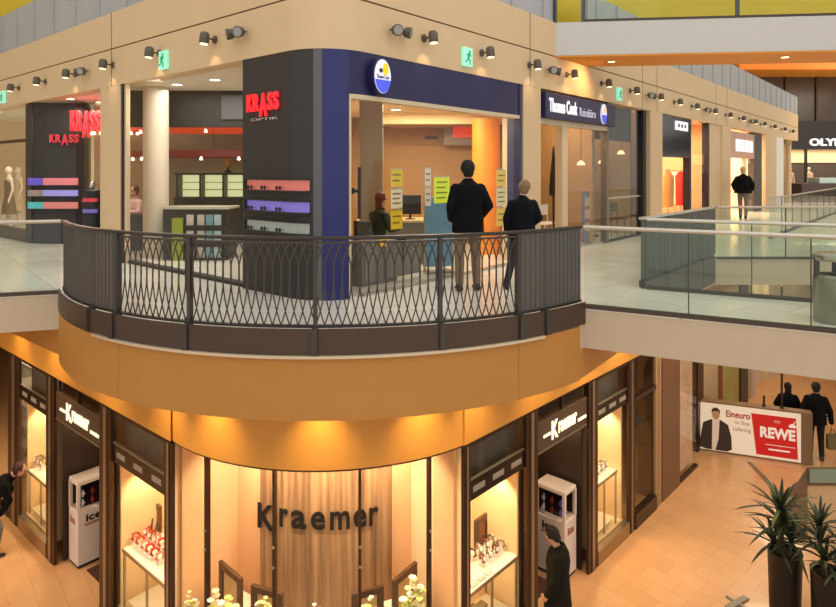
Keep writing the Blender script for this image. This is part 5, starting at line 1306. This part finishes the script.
def person(loc, yaw, H, pose, wear, label, vox=.011, group=None, fingers=True):
    """pose: joints for a 1.75 m figure; x right, y forward, z up"""
    s = H/1.75; R = Matrix.Translation(loc) @ Matrix.Rotation(yaw, 4, 'Z') @ Matrix.Scale(s, 4)
    J_ = dict(pel=(0, 0, .95), chest=(0, 0, 1.28), neck=(0, -.01, 1.47), head=(0, .025, 1.625),
              sL=(-.185, 0, 1.42), sR=(.185, 0, 1.42), eL=(-.25, -.03, 1.14), eR=(.25, -.03, 1.14), hL=(-.25, .06, .90), hR=(.25, .06, .90),
              kL=(-.10, .03, .50), kR=(.10, .03, .50), aL=(-.11, -.01, .09), aR=(.11, -.01, .09), look=(0, 1, 0))
    J_.update(pose); J_ = {k: V(v) for k, v in J_.items() if not isinstance(v, bool)}
    sp = (J_['neck']-J_['pel']).normalized(); rt = (J_['sR']-J_['sL']).normalized(); fw = sp.cross(rt)*-1
    fw = rt.cross(sp)*-1 if False else sp.cross(rt)
    if fw.y < 0 and abs(J_['pel'].z-J_['neck'].z) > .2: fw = -fw
    hipR = J_['pel'] + rt*.09 - sp*.02; hipL = J_['pel'] - rt*.09 - sp*.02
    lk = J_['look'].normalized(); hu = (J_['head']-J_['neck']).normalized(); hs = lk.cross(hu).normalized(); hu = hs.cross(lk).normalized()
    t = thing('person', label, 'person', loc, group)
    def torso(mb, g, z0=-.06, hem=0, low=None):
        a, c_, n_ = J_['pel'], J_['chest'], J_['neck']
        rings = []
        if low: rings.append((a - sp*low, rt*(.175+g+hem), fw*(.12+g+hem)))
        rings += [(a + sp*z0, rt*(.165+g), fw*(.115+g)), (a+(c_-a)*.45, rt*(.145+g), fw*(.105+g)), (c_, rt*(.165+g), fw*(.12+g)), (c_+(n_-c_)*.55, rt*(.168+g), fw*(.10+g)), (c_+(n_-c_)*.78, rt*(.135+g), fw*(.085+g)), (c_+(n_-c_)*.92, rt*(.085+g*.6), fw*(.07+g*.6)), (n_ + (n_-c_)*.10, rt*(.058+g*.4), fw*(.056+g*.4))]
        mb.loft(rings, 24)
    def arms(mb, g, stop=1.0):
        for S in 'LR':
            sh, el, ha = J_['s'+S] - sp*.045 - rt*(.012 if S == 'R' else -.012), J_['e'+S], J_['h'+S]
            mb.cap(sh, el, .052+g, .042+g); mb.cap(el, el+(ha-el)*stop, .042+g, .030+g)
    def legs(mb, g, stop=1.0):
        for S, hp in (('L', hipL), ('R', hipR)):
            k, a = J_['k'+S], J_['a'+S]
            mb.cap(hp, k, .085+g, .055+g); mb.cap(k, k+(a-k)*stop, .055+g, .042+g)
    hd = J_['head']
    # body (skin), one continuous surface
    mb = MB(); torso(mb, -.012); arms(mb, -.008); legs(mb, -.012)
    mb.cap(J_['neck']-sp*.05, J_['neck']+(hd-J_['neck'])*.6, .057, .052)
    mb.ell(hd + hu*.02, hs*.074, lk*.093, hu*.105, 18, 12); mb.ell(hd + lk*.035 - hu*.055, hs*.052, lk*.055, hu*.06, 14, 9)
    mb.cap(hd + lk*.088 + hu*.012, hd + lk*.108 - hu*.022, .010, .015, 8)      # nose
    mb.ell(hd + lk*.088 - hu*.058, hs*.022, lk*.008, hu*.007, 10, 6)           # lips
    mb.ell(hd + lk*.082 + hu*.036, hs*.05, lk*.012, hu*.010, 10, 6)            # brow
    for sg in (-1, 1): mb.ell(hd + hs*sg*.077 - lk*.005, hs*.010, lk*.020, hu*.032, 10, 7)
    for S in 'LR':
        d = (J_['h'+S]-J_['e'+S]).normalized()
        if fingers: hand(mb, J_['h'+S], d, -rt if S == 'R' else rt, 1.0)
        else: mb.ell(J_['h'+S]+d*.07, d*.085, fw*.04, rt*.022, 10, 7)
        a = J_['a'+S]; mb.cap(a+V((0, 0, -.03)), a+V((0, .12, -.06)), .036, .028)
    obj('body', remesh(mb, .0065 if fingers else vox).xform(R), SKIN, t, smooth=True, angle=80)
    # trousers
    mb = MB(); legs(mb, .014, .94); mb.loft([(J_['pel']-sp*.10, rt*.172, fw*.125), (J_['pel']+sp*.10, rt*.165, fw*.122)], 20)
    obj('trousers', remesh(mb, vox).xform(R), wear['trousers'], t, smooth=True, angle=80)
    # jacket
    low = wear.get('length', .12)
    mb = MB(); torso(mb, wear.get('bulk', .026), 0, wear.get('hem', .015), low); arms(mb, .024, .93)
    if low > .3:
        for f in (.5,): pass
    obj('coat' if low > .3 else 'jacket', remesh(mb, vox).xform(R), wear['jacket'], t, smooth=True, angle=80)
    mb = MB().lathe(J_['neck'] - hu*.03, [(.075, 0), (.078, .05), (.070, .065), (.066, .02)], 20, tuple((J_['head']-J_['neck']).normalized()))
    obj('collar', mb.xform(R), wear['jacket'], t, smooth=True)
    for S in 'LR':
        a = J_['a'+S]; f = V(pose.get('f'+S, (0, 1, 0))).normalized(); fu = V((0, 0, 1)) if abs(f.z) < .6 else V((0, -1, 0)); fs = f.cross(fu).normalized(); fu = fs.cross(f)
        mb = MB(); mb.cap(a - fu*.045 - f*.035, a - fu*.055 + f*.13, .045, .034); mb.cap(a, a - fu*.05, .05, .046)
        mb.v = [V(p) if p.z > 0.0 else V((p.x, p.y, 0.0)) for p in mb.v] if not pose.get('offground') else mb.v
        obj('shoe', remesh(mb, .009).xform(R), wear['shoes'], t, smooth=True, angle=60)
    # hair: a cap of the head, open towards the face
    mb = MB()
    c_ = hd + hu*.035 - lk*.018
    mb.ell(c_, hs*.085, lk*.092, hu*.098, 20, 14)
    if wear.get('hairlong'): mb.ell(hd - lk*.06 - hu*.08, hs*.085, lk*.05, hu*.13, 16, 10)
    else: mb.ell(hd - lk*.045 - hu*.03, hs*.078, lk*.055, hu*.075, 16, 10)
    for i in range(60):
        a = i*2.399; z = 1-(i+.5)/60*1.5; r_ = math.sqrt(max(0, 1-z*z)); d = hs*r_*math.cos(a)*.085 + lk*r_*math.sin(a)*.092 + hu*z*.098
        if d.dot(lk) < .05: mb.ell(c_ + d, hs*.02, lk*.02, hu*.016, 6, 4)
    hb = remesh(mb, .009, 2)
    obj('hair', hb.xform(R), wear['hair'], t, smooth=True, angle=80)
    for sg in (-1, 1):
        mb = MB().ell(hd + lk*.083 + hs*sg*.031 + hu*.016, hs*.013, lk*.010, hu*.008, 10, 7)
        obj('eye', mb.xform(R), mat('eye_dark', '#2a211c', .2), t, smooth=True)
    return t
BLKJ = mat('black_jacket_cloth', '#0a0a0d', .9, spec=.2, bump=.2, scale=40); NAVJ = mat('navy_jacket_cloth', '#0b0c14', .9, spec=.2, bump=.2, scale=40)
KHAKI = mat('khaki_trousers', '#7a6650', .85); DKT = mat('charcoal_trousers', '#24242c', .8); SHOE = mat('dark_shoe', '#20150f', .4)
HBLK = mat('black_hair', '#0c0907', .7, bump=.5, scale=80); HBRN = mat('light_brown_hair', '#8a6a48', .6, bump=.5, scale=80); HRED = mat('auburn_hair', '#6a2e1c', .6, bump=.5, scale=80)
# the couple in front of the travel agency
p = atz(468, 291, FU); yawR = math.atan2(-.646, .763)+0
p = V((p.x, p.y, FU))
person(p, math.radians(12), 1.80, dict(eL=(-.25, -.05, 1.14), hL=(-.20, .12, .96), eR=(.27, -.06, 1.15), hR=(.21, .13, .98), aL=(-.12, 0, .09), aR=(.13, .02, .09), kL=(-.11, .03, .5), kR=(.12, .04, .5)),
       dict(trousers=KHAKI, jacket=BLKJ, shoes=SHOE, hair=HBLK, bulk=.05, length=.16, hem=-.005), 'person in black jacket and khaki trousers, back turned, before the agency window')
p = atz(522.5, 288.5, FU); p = V((p.x, p.y, FU))
person(p, math.radians(0), 1.52, dict(head=(.03, .03, 1.63), eR=(.26, -.02, 1.15), hR=(.17, .15, 1.02), eL=(-.26, -.02, 1.14), hL=(-.24, .05, .90), aL=(-.27, -.08, .09), kL=(-.16, .02, .5), aR=(.10, .06, .09), kR=(.09, .07, .5)),
       dict(trousers=DKT, jacket=NAVJ, shoes=SHOE, hair=HBRN, bulk=.05, length=.14, hem=-.01), 'shorter person with light brown hair in navy jacket beside the beige pillar')
# man in a long coat by the right entrance
q = atz(558, 650, 0); p = V((q.x, q.y, 0))
person(p, math.radians(62), 1.76, dict(head=(0, .075, 1.60), look=(0, .80, -.60), neck=(0, .0, 1.46), hL=(-.22, .10, .88), hR=(.23, .10, .86), aL=(-.11, .12, .09), kL=(-.10, .11, .5), aR=(.1, -.12, .11)),
       dict(trousers=DKT, jacket=mat('dark_olive_coat', '#17160f', .9, spec=.2, bump=.2, scale=40), shoes=SHOE, hair=HBLK, bulk=.05, length=.52, hem=.04), 'person in a long dark coat looking down before the right ice cabinet')
# person bending to the shop window on the left
p = V((-7.55, 11.12, 0))
person(p, math.radians(-62), 1.74, dict(pel=(0, -.22, .93), chest=(0, .07, 1.20), neck=(0, .22, 1.36), head=(0, .36, 1.45), look=(0, .85, -.25), sL=(-.19, .17, 1.31), sR=(.19, .17, 1.31),
       eL=(-.22, .20, 1.03), hL=(-.17, .10, .78), eR=(.23, .22, 1.02), hR=(.18, .08, .79), kL=(-.10, .02, .50), kR=(.10, .06, .5), aL=(-.11, -.10, .09), aR=(.12, .0, .09)),
       dict(trousers=mat('grey_blue_trousers', '#6d6a68', .85), jacket=BLKJ, shoes=SHOE, hair=mat('dark_red_hair', '#38140e', .6, bump=.5, scale=80), bulk=.035, length=.10, hem=0), 'person in black jacket bending down to a lit shop window at left edge')
# two people walking away behind the banner
p = atz(816, 458, 0); p = V((p.x, p.y, 0))
tp = person(p, math.radians(-22), 1.80, dict(eL=(-.27, -.05, 1.15), hL=(-.28, .03, .9), eR=(.27, -.04, 1.14), hR=(.30, -.02, .86), aL=(-.08, .16, .09), kL=(-.09, .12, .5), aR=(.09, -.14, .11), kR=(.10, .02, .5)),
       dict(trousers=mat('black_trousers', '#0c0c10', .9), jacket=BLKJ, shoes=SHOE, hair=HBLK, bulk=.05, length=.14, hem=-.005), 'person in black carrying an olive paper bag, right end of the red banner', fingers=True)
h = Matrix.Translation(p + V((.02, 0, -.03))) @ Matrix.Rotation(math.radians(-22), 4, 'Z') @ Matrix.Scale(1.8/1.75, 4) @ V((.315, 0, .74))
t = thing('paper_bag', 'olive brown paper bag held by the walking person in black', 'bag', h - V((0, 0, .49)))
obj('bag_body', MB().hexa([h+V(v) for v in ((-.13, -.06, -.46), (.13, -.06, -.46), (.13, .06, -.46), (-.13, .06, -.46), (-.15, -.03, -.1), (.15, -.03, -.1), (.15, .03, -.1), (-.15, .03, -.1))]), mat('olive_paper', '#6b5a30', .7), t, bevel=.01)
for sg in (-1, 1): obj('handle', MB().tube([h+V((-.07, sg*.02, -.1)), h+V((-.03, sg*.008, .0)), h+V((.03, sg*.008, .0)), h+V((.07, sg*.02, -.1))], .005, 6), mat('cord_brown', '#4a3a20', .7), t, smooth=True)
q = atz(794, 452, 0); p = V((q.x, q.y+.25, 0))
person(p, math.radians(-20), 1.60, dict(eL=(-.29, .0, 1.16), hL=(-.20, .16, 1.05), eR=(.28, .0, 1.16), hR=(.2, .16, 1.05), aL=(-.1, -.12, .1), aR=(.1, .14, .09)), dict(trousers=MATS['black_trousers'], jacket=BLKJ, shoes=SHOE, hair=HBLK, bulk=.045, hairlong=True), 'person in black with longer dark hair half hidden behind the red banner')
# walker on the upper gallery far along
p = atz(743, 219, FU); p = V((p.x, p.y, FU))
person(p, math.radians(-35), 1.80, dict(aL=(-.1, .18, .09), kL=(-.1, .12, .5), aR=(.1, -.16, .1), eL=(-.3, -.03, 1.16), hL=(-.27, .1, .98), eR=(.3, -.03, 1.16), hR=(.27, .1, .98)),
       dict(trousers=mat('grey_jeans', '#76706c', .8), jacket=BLKJ, shoes=SHOE, hair=mat('blond_hair', '#c8a878', .6), bulk=.09, length=.08, hem=.03), 'person in wide black jacket and grey jeans walking before the far shop', vox=.014, fingers=False)
# seated customers
def seat(q, lab, yaw):
    t = thing('office_chair', lab, 'chair', q); R = Matrix.Translation(q) @ Matrix.Rotation(yaw, 4, 'Z')
    obj('base', MB().lathe((0, 0, 0), [(.26, 0), (.26, .025), (.04, .06), (.03, .35)], 18).xform(R), STEEL, t, smooth=True)
    mb = MB().abox(-.22, .22, -.22, .22, .35, .395); obj('seat', mb.xform(R), BLACK, t, bevel=.015)
    mb = MB().abox(-.21, .21, -.36, -.32, .5, .86); obj('backrest', mb.xform(R), BLACK, t, bevel=.01)
    obj('back_strut', MB().tube([(0, -.18, .37), (0, -.37, .40), (0, -.35, .60)], .018, 6).xform(R), BLACK, t)
sit = dict(offground=True, pel=(0, -.03, .56), chest=(0, 0, .88), neck=(0, .02, 1.08), head=(0, .05, 1.24), sL=(-.18, .01, 1.02), sR=(.18, .01, 1.02), eL=(-.23, .08, .76), eR=(.23, .08, .76), hL=(-.13, .32, .76), hR=(.13, .32, .76),
           kL=(-.11, .42, .56), kR=(.11, .42, .56), aL=(-.11, .42, .09), aR=(.11, .42, .09))
q = at(379, 171, 10.1); q = V((q.x, q.y, FU)); seat(q, 'black office chair of the auburn-haired customer at the agency', math.radians(-50))
person(q, math.radians(-50), 1.68, sit, dict(trousers=DKT, jacket=mat('dark_green_top', '#2e3328', .8), shoes=SHOE, hair=HRED, hairlong=True, bulk=.012, length=.05, hem=0), 'seated person with long auburn hair behind the curved agency glass', vox=.013, fingers=False)
q = at(136, 171, 14.1); q = V((q.x, q.y, FU)); seat(q, 'black office chair left of the white column', math.radians(150))
person(q, math.radians(150), 1.70, sit, dict(trousers=DKT, jacket=mat('pale_pink_shirt', '#d8b0a4', .8), shoes=SHOE, hair=HRED, bulk=.012, length=.05, hem=0), 'seated person in a pale pink shirt left of the white column', vox=.013, fingers=False)
t = thing('consulting_desk', 'dark consulting desk before the seated person by the white column', 'desk', at(134, 171, 13.2) + V((0, 0, FU-ZC)))
q = wloc(t); obj('desk_top', MB().abox(q.x-.55, q.x+.45, 12.9, 13.55, FU+.72, FU+.75), ANTHRA, t)
obj('front', MB().abox(q.x-.5, q.x+.4, 12.95, 12.99, FU, FU+.72), BLACK, t)
for sx in (-.5, .36): obj('side_panel', MB().abox(q.x+sx, q.x+sx+.04, 12.99, 13.5, FU, FU+.72), BLACK, t)

# ================================================================== BANNER, PLANTS, BIN
a = atz(699, 449.8, 0); b = atz(803, 465, 0); a.z = b.z = 0
d = (b-a).normalized(); L = (b-a).length; bf = Frame((a.x, a.y), (d.x, d.y)); BH = 1.22
t = thing('advertising_banner', 'long low red and white REWE banner wall with a man in a suit', 'banner', a)
mb = MB(); bf.box(mb, -.05, L+.20, -.26, -.018, .0, BH); obj('wall_frame', mb, mat('banner_frame_brown', '#7d6141', .5), t, bevel=.01)
mb = MB(); bf.box(mb, 0, L-.04, -.02, -.005, .04, BH-.04); obj('white_print', mb, mat('banner_white', '#f6ecd8', .5, emit='#fff2dc', estr=.15, var=.02), t)
xr = L*.515; xr2 = L*.565
mb = MB().hexa([bf.p(xr2, 0, .10), bf.p(L-.10, 0, .10), bf.p(L-.10, -.006, .10), bf.p(xr2, -.006, .10), bf.p(xr, 0, BH-.16), bf.p(L-.14, 0, BH-.16), bf.p(L-.14, -.006, BH-.16), bf.p(xr, -.006, BH-.16)])
obj('red_field', mb, mat('banner_red', '#cf1f1c', .5, emit='#d8201c', estr=.12), t)
BW = mat('banner_white_letters', '#f8f2e8', .5, emit='#ffffff', estr=.15)
obj('lettering', ftext(bf, 'REWE', L*.60, .0, .52, L*.33, .26, .006, .04), BW, t)
mb = MB(); bf.box(mb, L*.65, L*.93, 0, .004, .36, .372); obj('thin_line', mb, BW, t)
mb = MB(); bf.box(mb, L*.68, L*.88, 0, .004, .24, .275); obj('small_print', mb, BW, t)
mb = MB(); bf.box(mb, L*.73, L*.79, 0, .004, .90, .96); obj('small_emblem', mb, mat('banner_pink', '#e89a90', .5), t)
mb = MB()
for k in range(3): mb.ell(bf.p(L*.89+.03*k, .0, .86+.03*(k % 2)), bf.r*.05, bf.n*.004, V((0, 0, .035)), 10, 6)
mb.tube([bf.p(L*.91, .002, .9), bf.p(L*.93, .002, 1.0)], .008, 5); obj('white_ornament', mb, BW, t)
obj('headline_lettering', ftext(bf, 'Eineuro', L*.27, .0, .90, L*.235, .16, .005, .02), mat('banner_dark_red', '#a8242c', .5), t)
obj('subline_lettering', ftext(bf, 'Ihr Shop', L*.36, .0, .72, L*.14, .12, .005, .0), mat('banner_grey', '#a99a88', .5), t)
obj('third_line_lettering', ftext(bf, 'Lieferung', L*.34, .0, .56, L*.17, .13, .005, .0), MATS['banner_grey'], t)
# man printed on the banner (flat print)
def blob(nm, pts, m, o=.0):
    mb = MB().prism(pts, 0, .004).map(lambda p: bf.p(p.x, o+p.z, p.y)); obj(nm, mb, m, t)
cxm = L*.165
ovl = lambda cx_, cy_, a_, b_, n=20: [(cx_+a_*math.cos(2*PI*i/n), cy_+b_*math.sin(2*PI*i/n)) for i in range(n)]
blob('printed_jacket', [(cxm-.36, .10), (cxm-.32, .42), (cxm-.27, .70), (cxm-.08, .80), (cxm+.12, .80), (cxm+.28, .70), (cxm+.35, .42), (cxm+.36, .12), (cxm+.26, .06), (cxm-.2, .06)], mat('print_dark_jacket', '#3a3025', .6), 0)
blob('printed_shirt', [(cxm-.08, .06), (cxm-.07, .80), (cxm+.09, .80), (cxm+.07, .35), (cxm+.0, .06)], mat('print_shirt', '#f2e6d6', .6), .004)
blob('printed_face', ovl(cxm+.01, .93, .085, .125), mat('print_face', '#c79a76', .6), .004)
blob('printed_hair', [(cxm-.085, .96), (cxm-.08, 1.04), (cxm-.02, 1.09), (cxm+.05, 1.085), (cxm+.10, 1.03), (cxm+.10, .95), (cxm+.06, 1.01), (cxm-.04, 1.01)], mat('print_hair', '#3a2a1c', .6), .008)
mb = MB(); 
for uu in (765, 783):
    q = bf.p(bf.xu(uu), -.15, BH); tt = thing('glass_holder', 'slim dark post rising from the red banner wall, %s one' % ('left' if uu == 765 else 'right'), 'post', q)
    obj('post', MB().tube([q, q+V((0, 0, .25 if uu == 765 else 2.9))], .025, 8), BRONZE, tt, smooth=True); obj('foot', MB().lathe(q, [(.05, 0), (.05, .02)], 12), BRONZE, tt)

def palm(p, s, label, seed):
    rnd = random.Random(seed)
    t = thing('potted_palm', label, 'plant', p, 'palms in tall black pots')
    obj('pot', MB().lathe(p, [(.20, 0), (.21, .02), (.238, 1.0), (.244, 1.03), (.215, 1.03), (.21, .95)], 28), mat('black_pot', '#0b0a0c', .5), t, smooth=True)
    obj('soil', MB().lathe(p, [(.209, .94), (.209, .96)], 24), mat('soil', '#3a281a', .95, bump=.6, scale=40), t)
    LEAF = [mat('palm_leaf_dark', '#1c2a14', .5, var=.3), mat('palm_leaf_mid', '#2f4020', .5, var=.3), mat('palm_leaf_light', '#56643c', .5, var=.3)]
    stems = [(rnd.uniform(-.07, .07), rnd.uniform(-.07, .07), h) for h in (.62, .40, .20, .05)]
    for i, (sx, sy, h) in enumerate(stems):
        b = p + V((sx, sy, .95)); obj('stem', MB().tube([b, b+V((sx*.4, sy*.4, h*.5)), b+V((sx*.7, sy*.7, h+.12))], [.028, .024, .02], 8), mat('palm_stem', '#5a4a2a', .8, bump=.5, scale=40), t, smooth=True)
    for i, (sx, sy, h) in enumerate(stems):
        top = p + V((sx*1.7, sy*1.7, .95+h+.08)); N = 24 if i < 3 else 20
        for j in range(N):
            az = 2.399*j + i; f_ = j/N; el = math.radians(80 - 75*f_) + rnd.uniform(-.12, .12)
            Lf = s*rnd.uniform(.40, .58)*(1.0 if i < 2 else .9); d = V((math.cos(az), math.sin(az), 0)); sd = V((-d.y, d.x, 0))
            mb = MB(); vs = []; n = 7
            for q in range(n+1):
                g = q/n; c_ = top + d*(Lf*g*math.cos(el)*(1+.15*g) + .015) + V((0, 0, Lf*(g*math.sin(el) - .42*g*g*(1.15-.6*math.sin(el)))))
                w_ = .024*s*(math.sin(PI*min(1, .12+.88*g))**.7)*(1 if q < n else .05)
                vs += [c_ - sd*w_ + V((0, 0, w_*.35)), c_ - V((0, 0, .002)), c_ + sd*w_ + V((0, 0, w_*.35)), c_ + V((0, 0, .002))]
            fs = []
            for q in range(n):
                for e in range(4): fs.append((4*q+e, 4*q+(e+1) % 4, 4*q+4+(e+1) % 4, 4*q+4+e))
            fs += [(3, 2, 1, 0), (4*n, 4*n+1, 4*n+2, 4*n+3)]
            obj('leaf', mb.add(vs, fs), LEAF[0 if rnd.random() < .6 else (1 if rnd.random() < .75 else 2)], t, smooth=True)

p = V(((785-418)/FOC*9.55, 9.55, 0)); palm(p, 1.12, 'potted palm in a tall black pot, the one farther from the right edge', 3)
p = V(((829-418)/FOC*9.05, 9.05, 0)); palm(p, .92, 'potted palm in a tall black pot, the one at the right edge', 8)
# steel bin on the bridge
Yb = 6.85; p = V(((834-418)/FOC*Yb, Yb, FU))
t = thing('litter_bin', 'round brushed steel litter bin behind the bridge glass', 'litter bin', p)
BINM = mat('bin_steel', '#8f8a78', .35, .7)
obj('body', MB().lathe(p, [(.19, 0), (.20, .02), (.20, .50), (.19, .51), (.19, .02)], 30), BINM, t, smooth=True)
for a_ in (PI*.98, PI*.3, PI*1.6): obj('lid_support', MB().tube([p+V((.185*math.cos(a_), .185*math.sin(a_), .48)), p+V((.185*math.cos(a_), .185*math.sin(a_), .70))], .03, 8), mat('bin_dark', '#3b3a34', .4, .5), t, smooth=True)
obj('lid', MB().lathe(p, [(.205, .68), (.21, .70), (.205, .74), (.17, .76), (.05, .765)], 30), mat('bin_lid', '#a9a595', .25, .8), t, smooth=True)
obj('inner_ring', MB().lathe(p, [(.185, .505), (.185, .525), (.15, .525), (.15, .505)], 28), mat('bin_lid', '#a9a595', .25, .8), t, smooth=True)
q = atz(738, 603, 0)
t = thing('floor_sign_base', 'small grey flat stand lying low on the floor left of the palms', 'stand', V((q.x, q.y, 0)))
fr = Frame((q.x, q.y), (.85, .5)); mb = MB(); fr.box(mb, -.28, .22, -.05, .05, .0, .03); obj('bar', mb, mat('stand_grey', '#8a847a', .4, .4), t, bevel=.006)
mb = MB(); fr.box(mb, -.05, .0, -.18, .18, .0, .025); obj('cross_bar', mb, MATS['stand_grey'], t)

# ================================================================== LIGHT
# downlights in the soffit along the frieze
dl = [(-9.7, 'L'), (-8.15, 'L'), (-6.6, 'L'), (-5.05, 'L'), (-3.5, 'L')]
def soffit_light(p, wall, label, pw_=95):
    downlight(V((p.x, p.y, 4.36)), label, 'soffit downlights above the golden frieze', .07)
    spot('soffit_beam', V((p.x, p.y, 4.33)), V((wall.x, wall.y, 2.6)), pw_, 86, (1, .66, .28), 1.0, .05)
n = 0
us_ = [5, 40, 92, 150]
for i, u in enumerate(us_):
    x = GL.xu(u, .3); soffit_light(GL.p(x, .34, 0), GL.p(x, .05, 0), 'soffit downlight on the left golden frieze, %s from the left edge' % ORD[i])
for i, u in enumerate((200, 318, 432)):
    a = ang_a(u, AR+.3); soffit_light(ap(a, AR+.34), ap(a, AR+.05), 'soffit downlight on the curved golden frieze, %s' % ('left of the lettering', 'above the lettering', 'right of the lettering')[i], 115)
for i, u in enumerate((490, 552, 600, 632)):
    x = GRt.xu(u, .3); soffit_light(GRt.p(x, .34, 0), GRt.p(x, .05, 0), 'soffit downlight on the right golden frieze, %s from the curved window' % ORD[i])
# curved window lights
for u in (192, 235, 285, 318, 350, 398, 446):
    a = ang_a(u, 2.35); q = ap(a, 2.45, 3.45)
    downlight(V((q.x, q.y, 3.5)), 'display downlight in the curved window %s' % {192: 'at the left end', 235: 'above the left frames', 285: 'above the first letters', 318: 'above the middle letters', 350: 'above the last letters', 398: 'above the right frames', 446: 'at the right end'}[u], 'curved window downlights', .05)
    spot('display_beam', q, ap(a, 1.95, 1.6), 70 if 270 < u < 370 else 120, 120, (1, .80, .58), .8, .05)
# shop interiors
area('shop_light', (-3.6, 11.3, FB), (-3.6, 11.3, 0), 2.5, 1.6, 100, (1, .93, .84))
area('shop_light', (-7.2, 13.6, FB-.1), (-7.2, 13.6, 0), 1.0, 1.0, 60, (1, .85, .68))
area('agency_light', (.1, 11.6, ZC+1.18), (.1, 11.6, 0), 1.6, 1.6, 130, (1, .86, .64))
area('boutique_light', FL.p(-12.5, -1.4, FB-.02), FL.p(-12.5, -1.4, 0), 3, 1.5, 120, (1, .86, .65))
area('lower_light', (-8.6, 14.5, 3.2), (-8.6, 14.5, 0), 2, 2, 90, (1, .8, .55))
# lower mall ceiling lamps under the gallery and bridge
for (x, y) in ((4.6, 9.2), (6.2, 12.2), (8.5, 15.5), (11, 19), (14, 23)):
    area('mall_ceiling_light', (x, y, 4.33 if x > 8 or y > 10 else 4.68), (x, y, 0), 1.2, 1.2, 62, (1, .78, .52))
for (x, y) in ((-8.5, 9.6), (-11, 9)):
    area('mall_ceiling_light', (x, y, 4.34), (x, y, 0), 1.0, 1.0, 75, (1, .78, .52))
area('far_hall_light', (26, 30, 12.5), (26, 34, 5), 8, 6, 500, (1, .85, .65))
# daylight from the glazed roof of the atrium
area('atrium_skylight', (2, 2, 17), (1.0, 7, 4), 18, 14, 550, (1, .97, .92))
w = bpy.data.worlds.new('World'); SC.world = w; w.use_nodes = True
bg = w.node_tree.nodes['Background']; bg.inputs['Color'].default_value = (1, .95, .88, 1); bg.inputs['Strength'].default_value = .92

# ================================================================== CAMERA
cam = bpy.data.cameras.new('camera'); co = bpy.data.objects.new('camera', cam); COL.objects.link(co)
co.location = (0, 0, ZC); co.rotation_euler = (PI/2, 0, 0)
cam.sensor_width = 36; cam.sensor_fit = 'HORIZONTAL'; cam.lens = FOC/836*36
cam.shift_y = (171-303.5)/836; cam.clip_start = .05; cam.clip_end = 200
SC.camera = co
SC.view_settings.view_transform = 'Standard'; SC.view_settings.look = 'None'; SC.view_settings.exposure = 0; SC.view_settings.gamma = 1; SC.view_settings.use_curve_mapping = False
SC.cycles.transparent_max_bounces = 32; SC.cycles.max_bounces = 8; SC.cycles.sample_clamp_indirect = 4
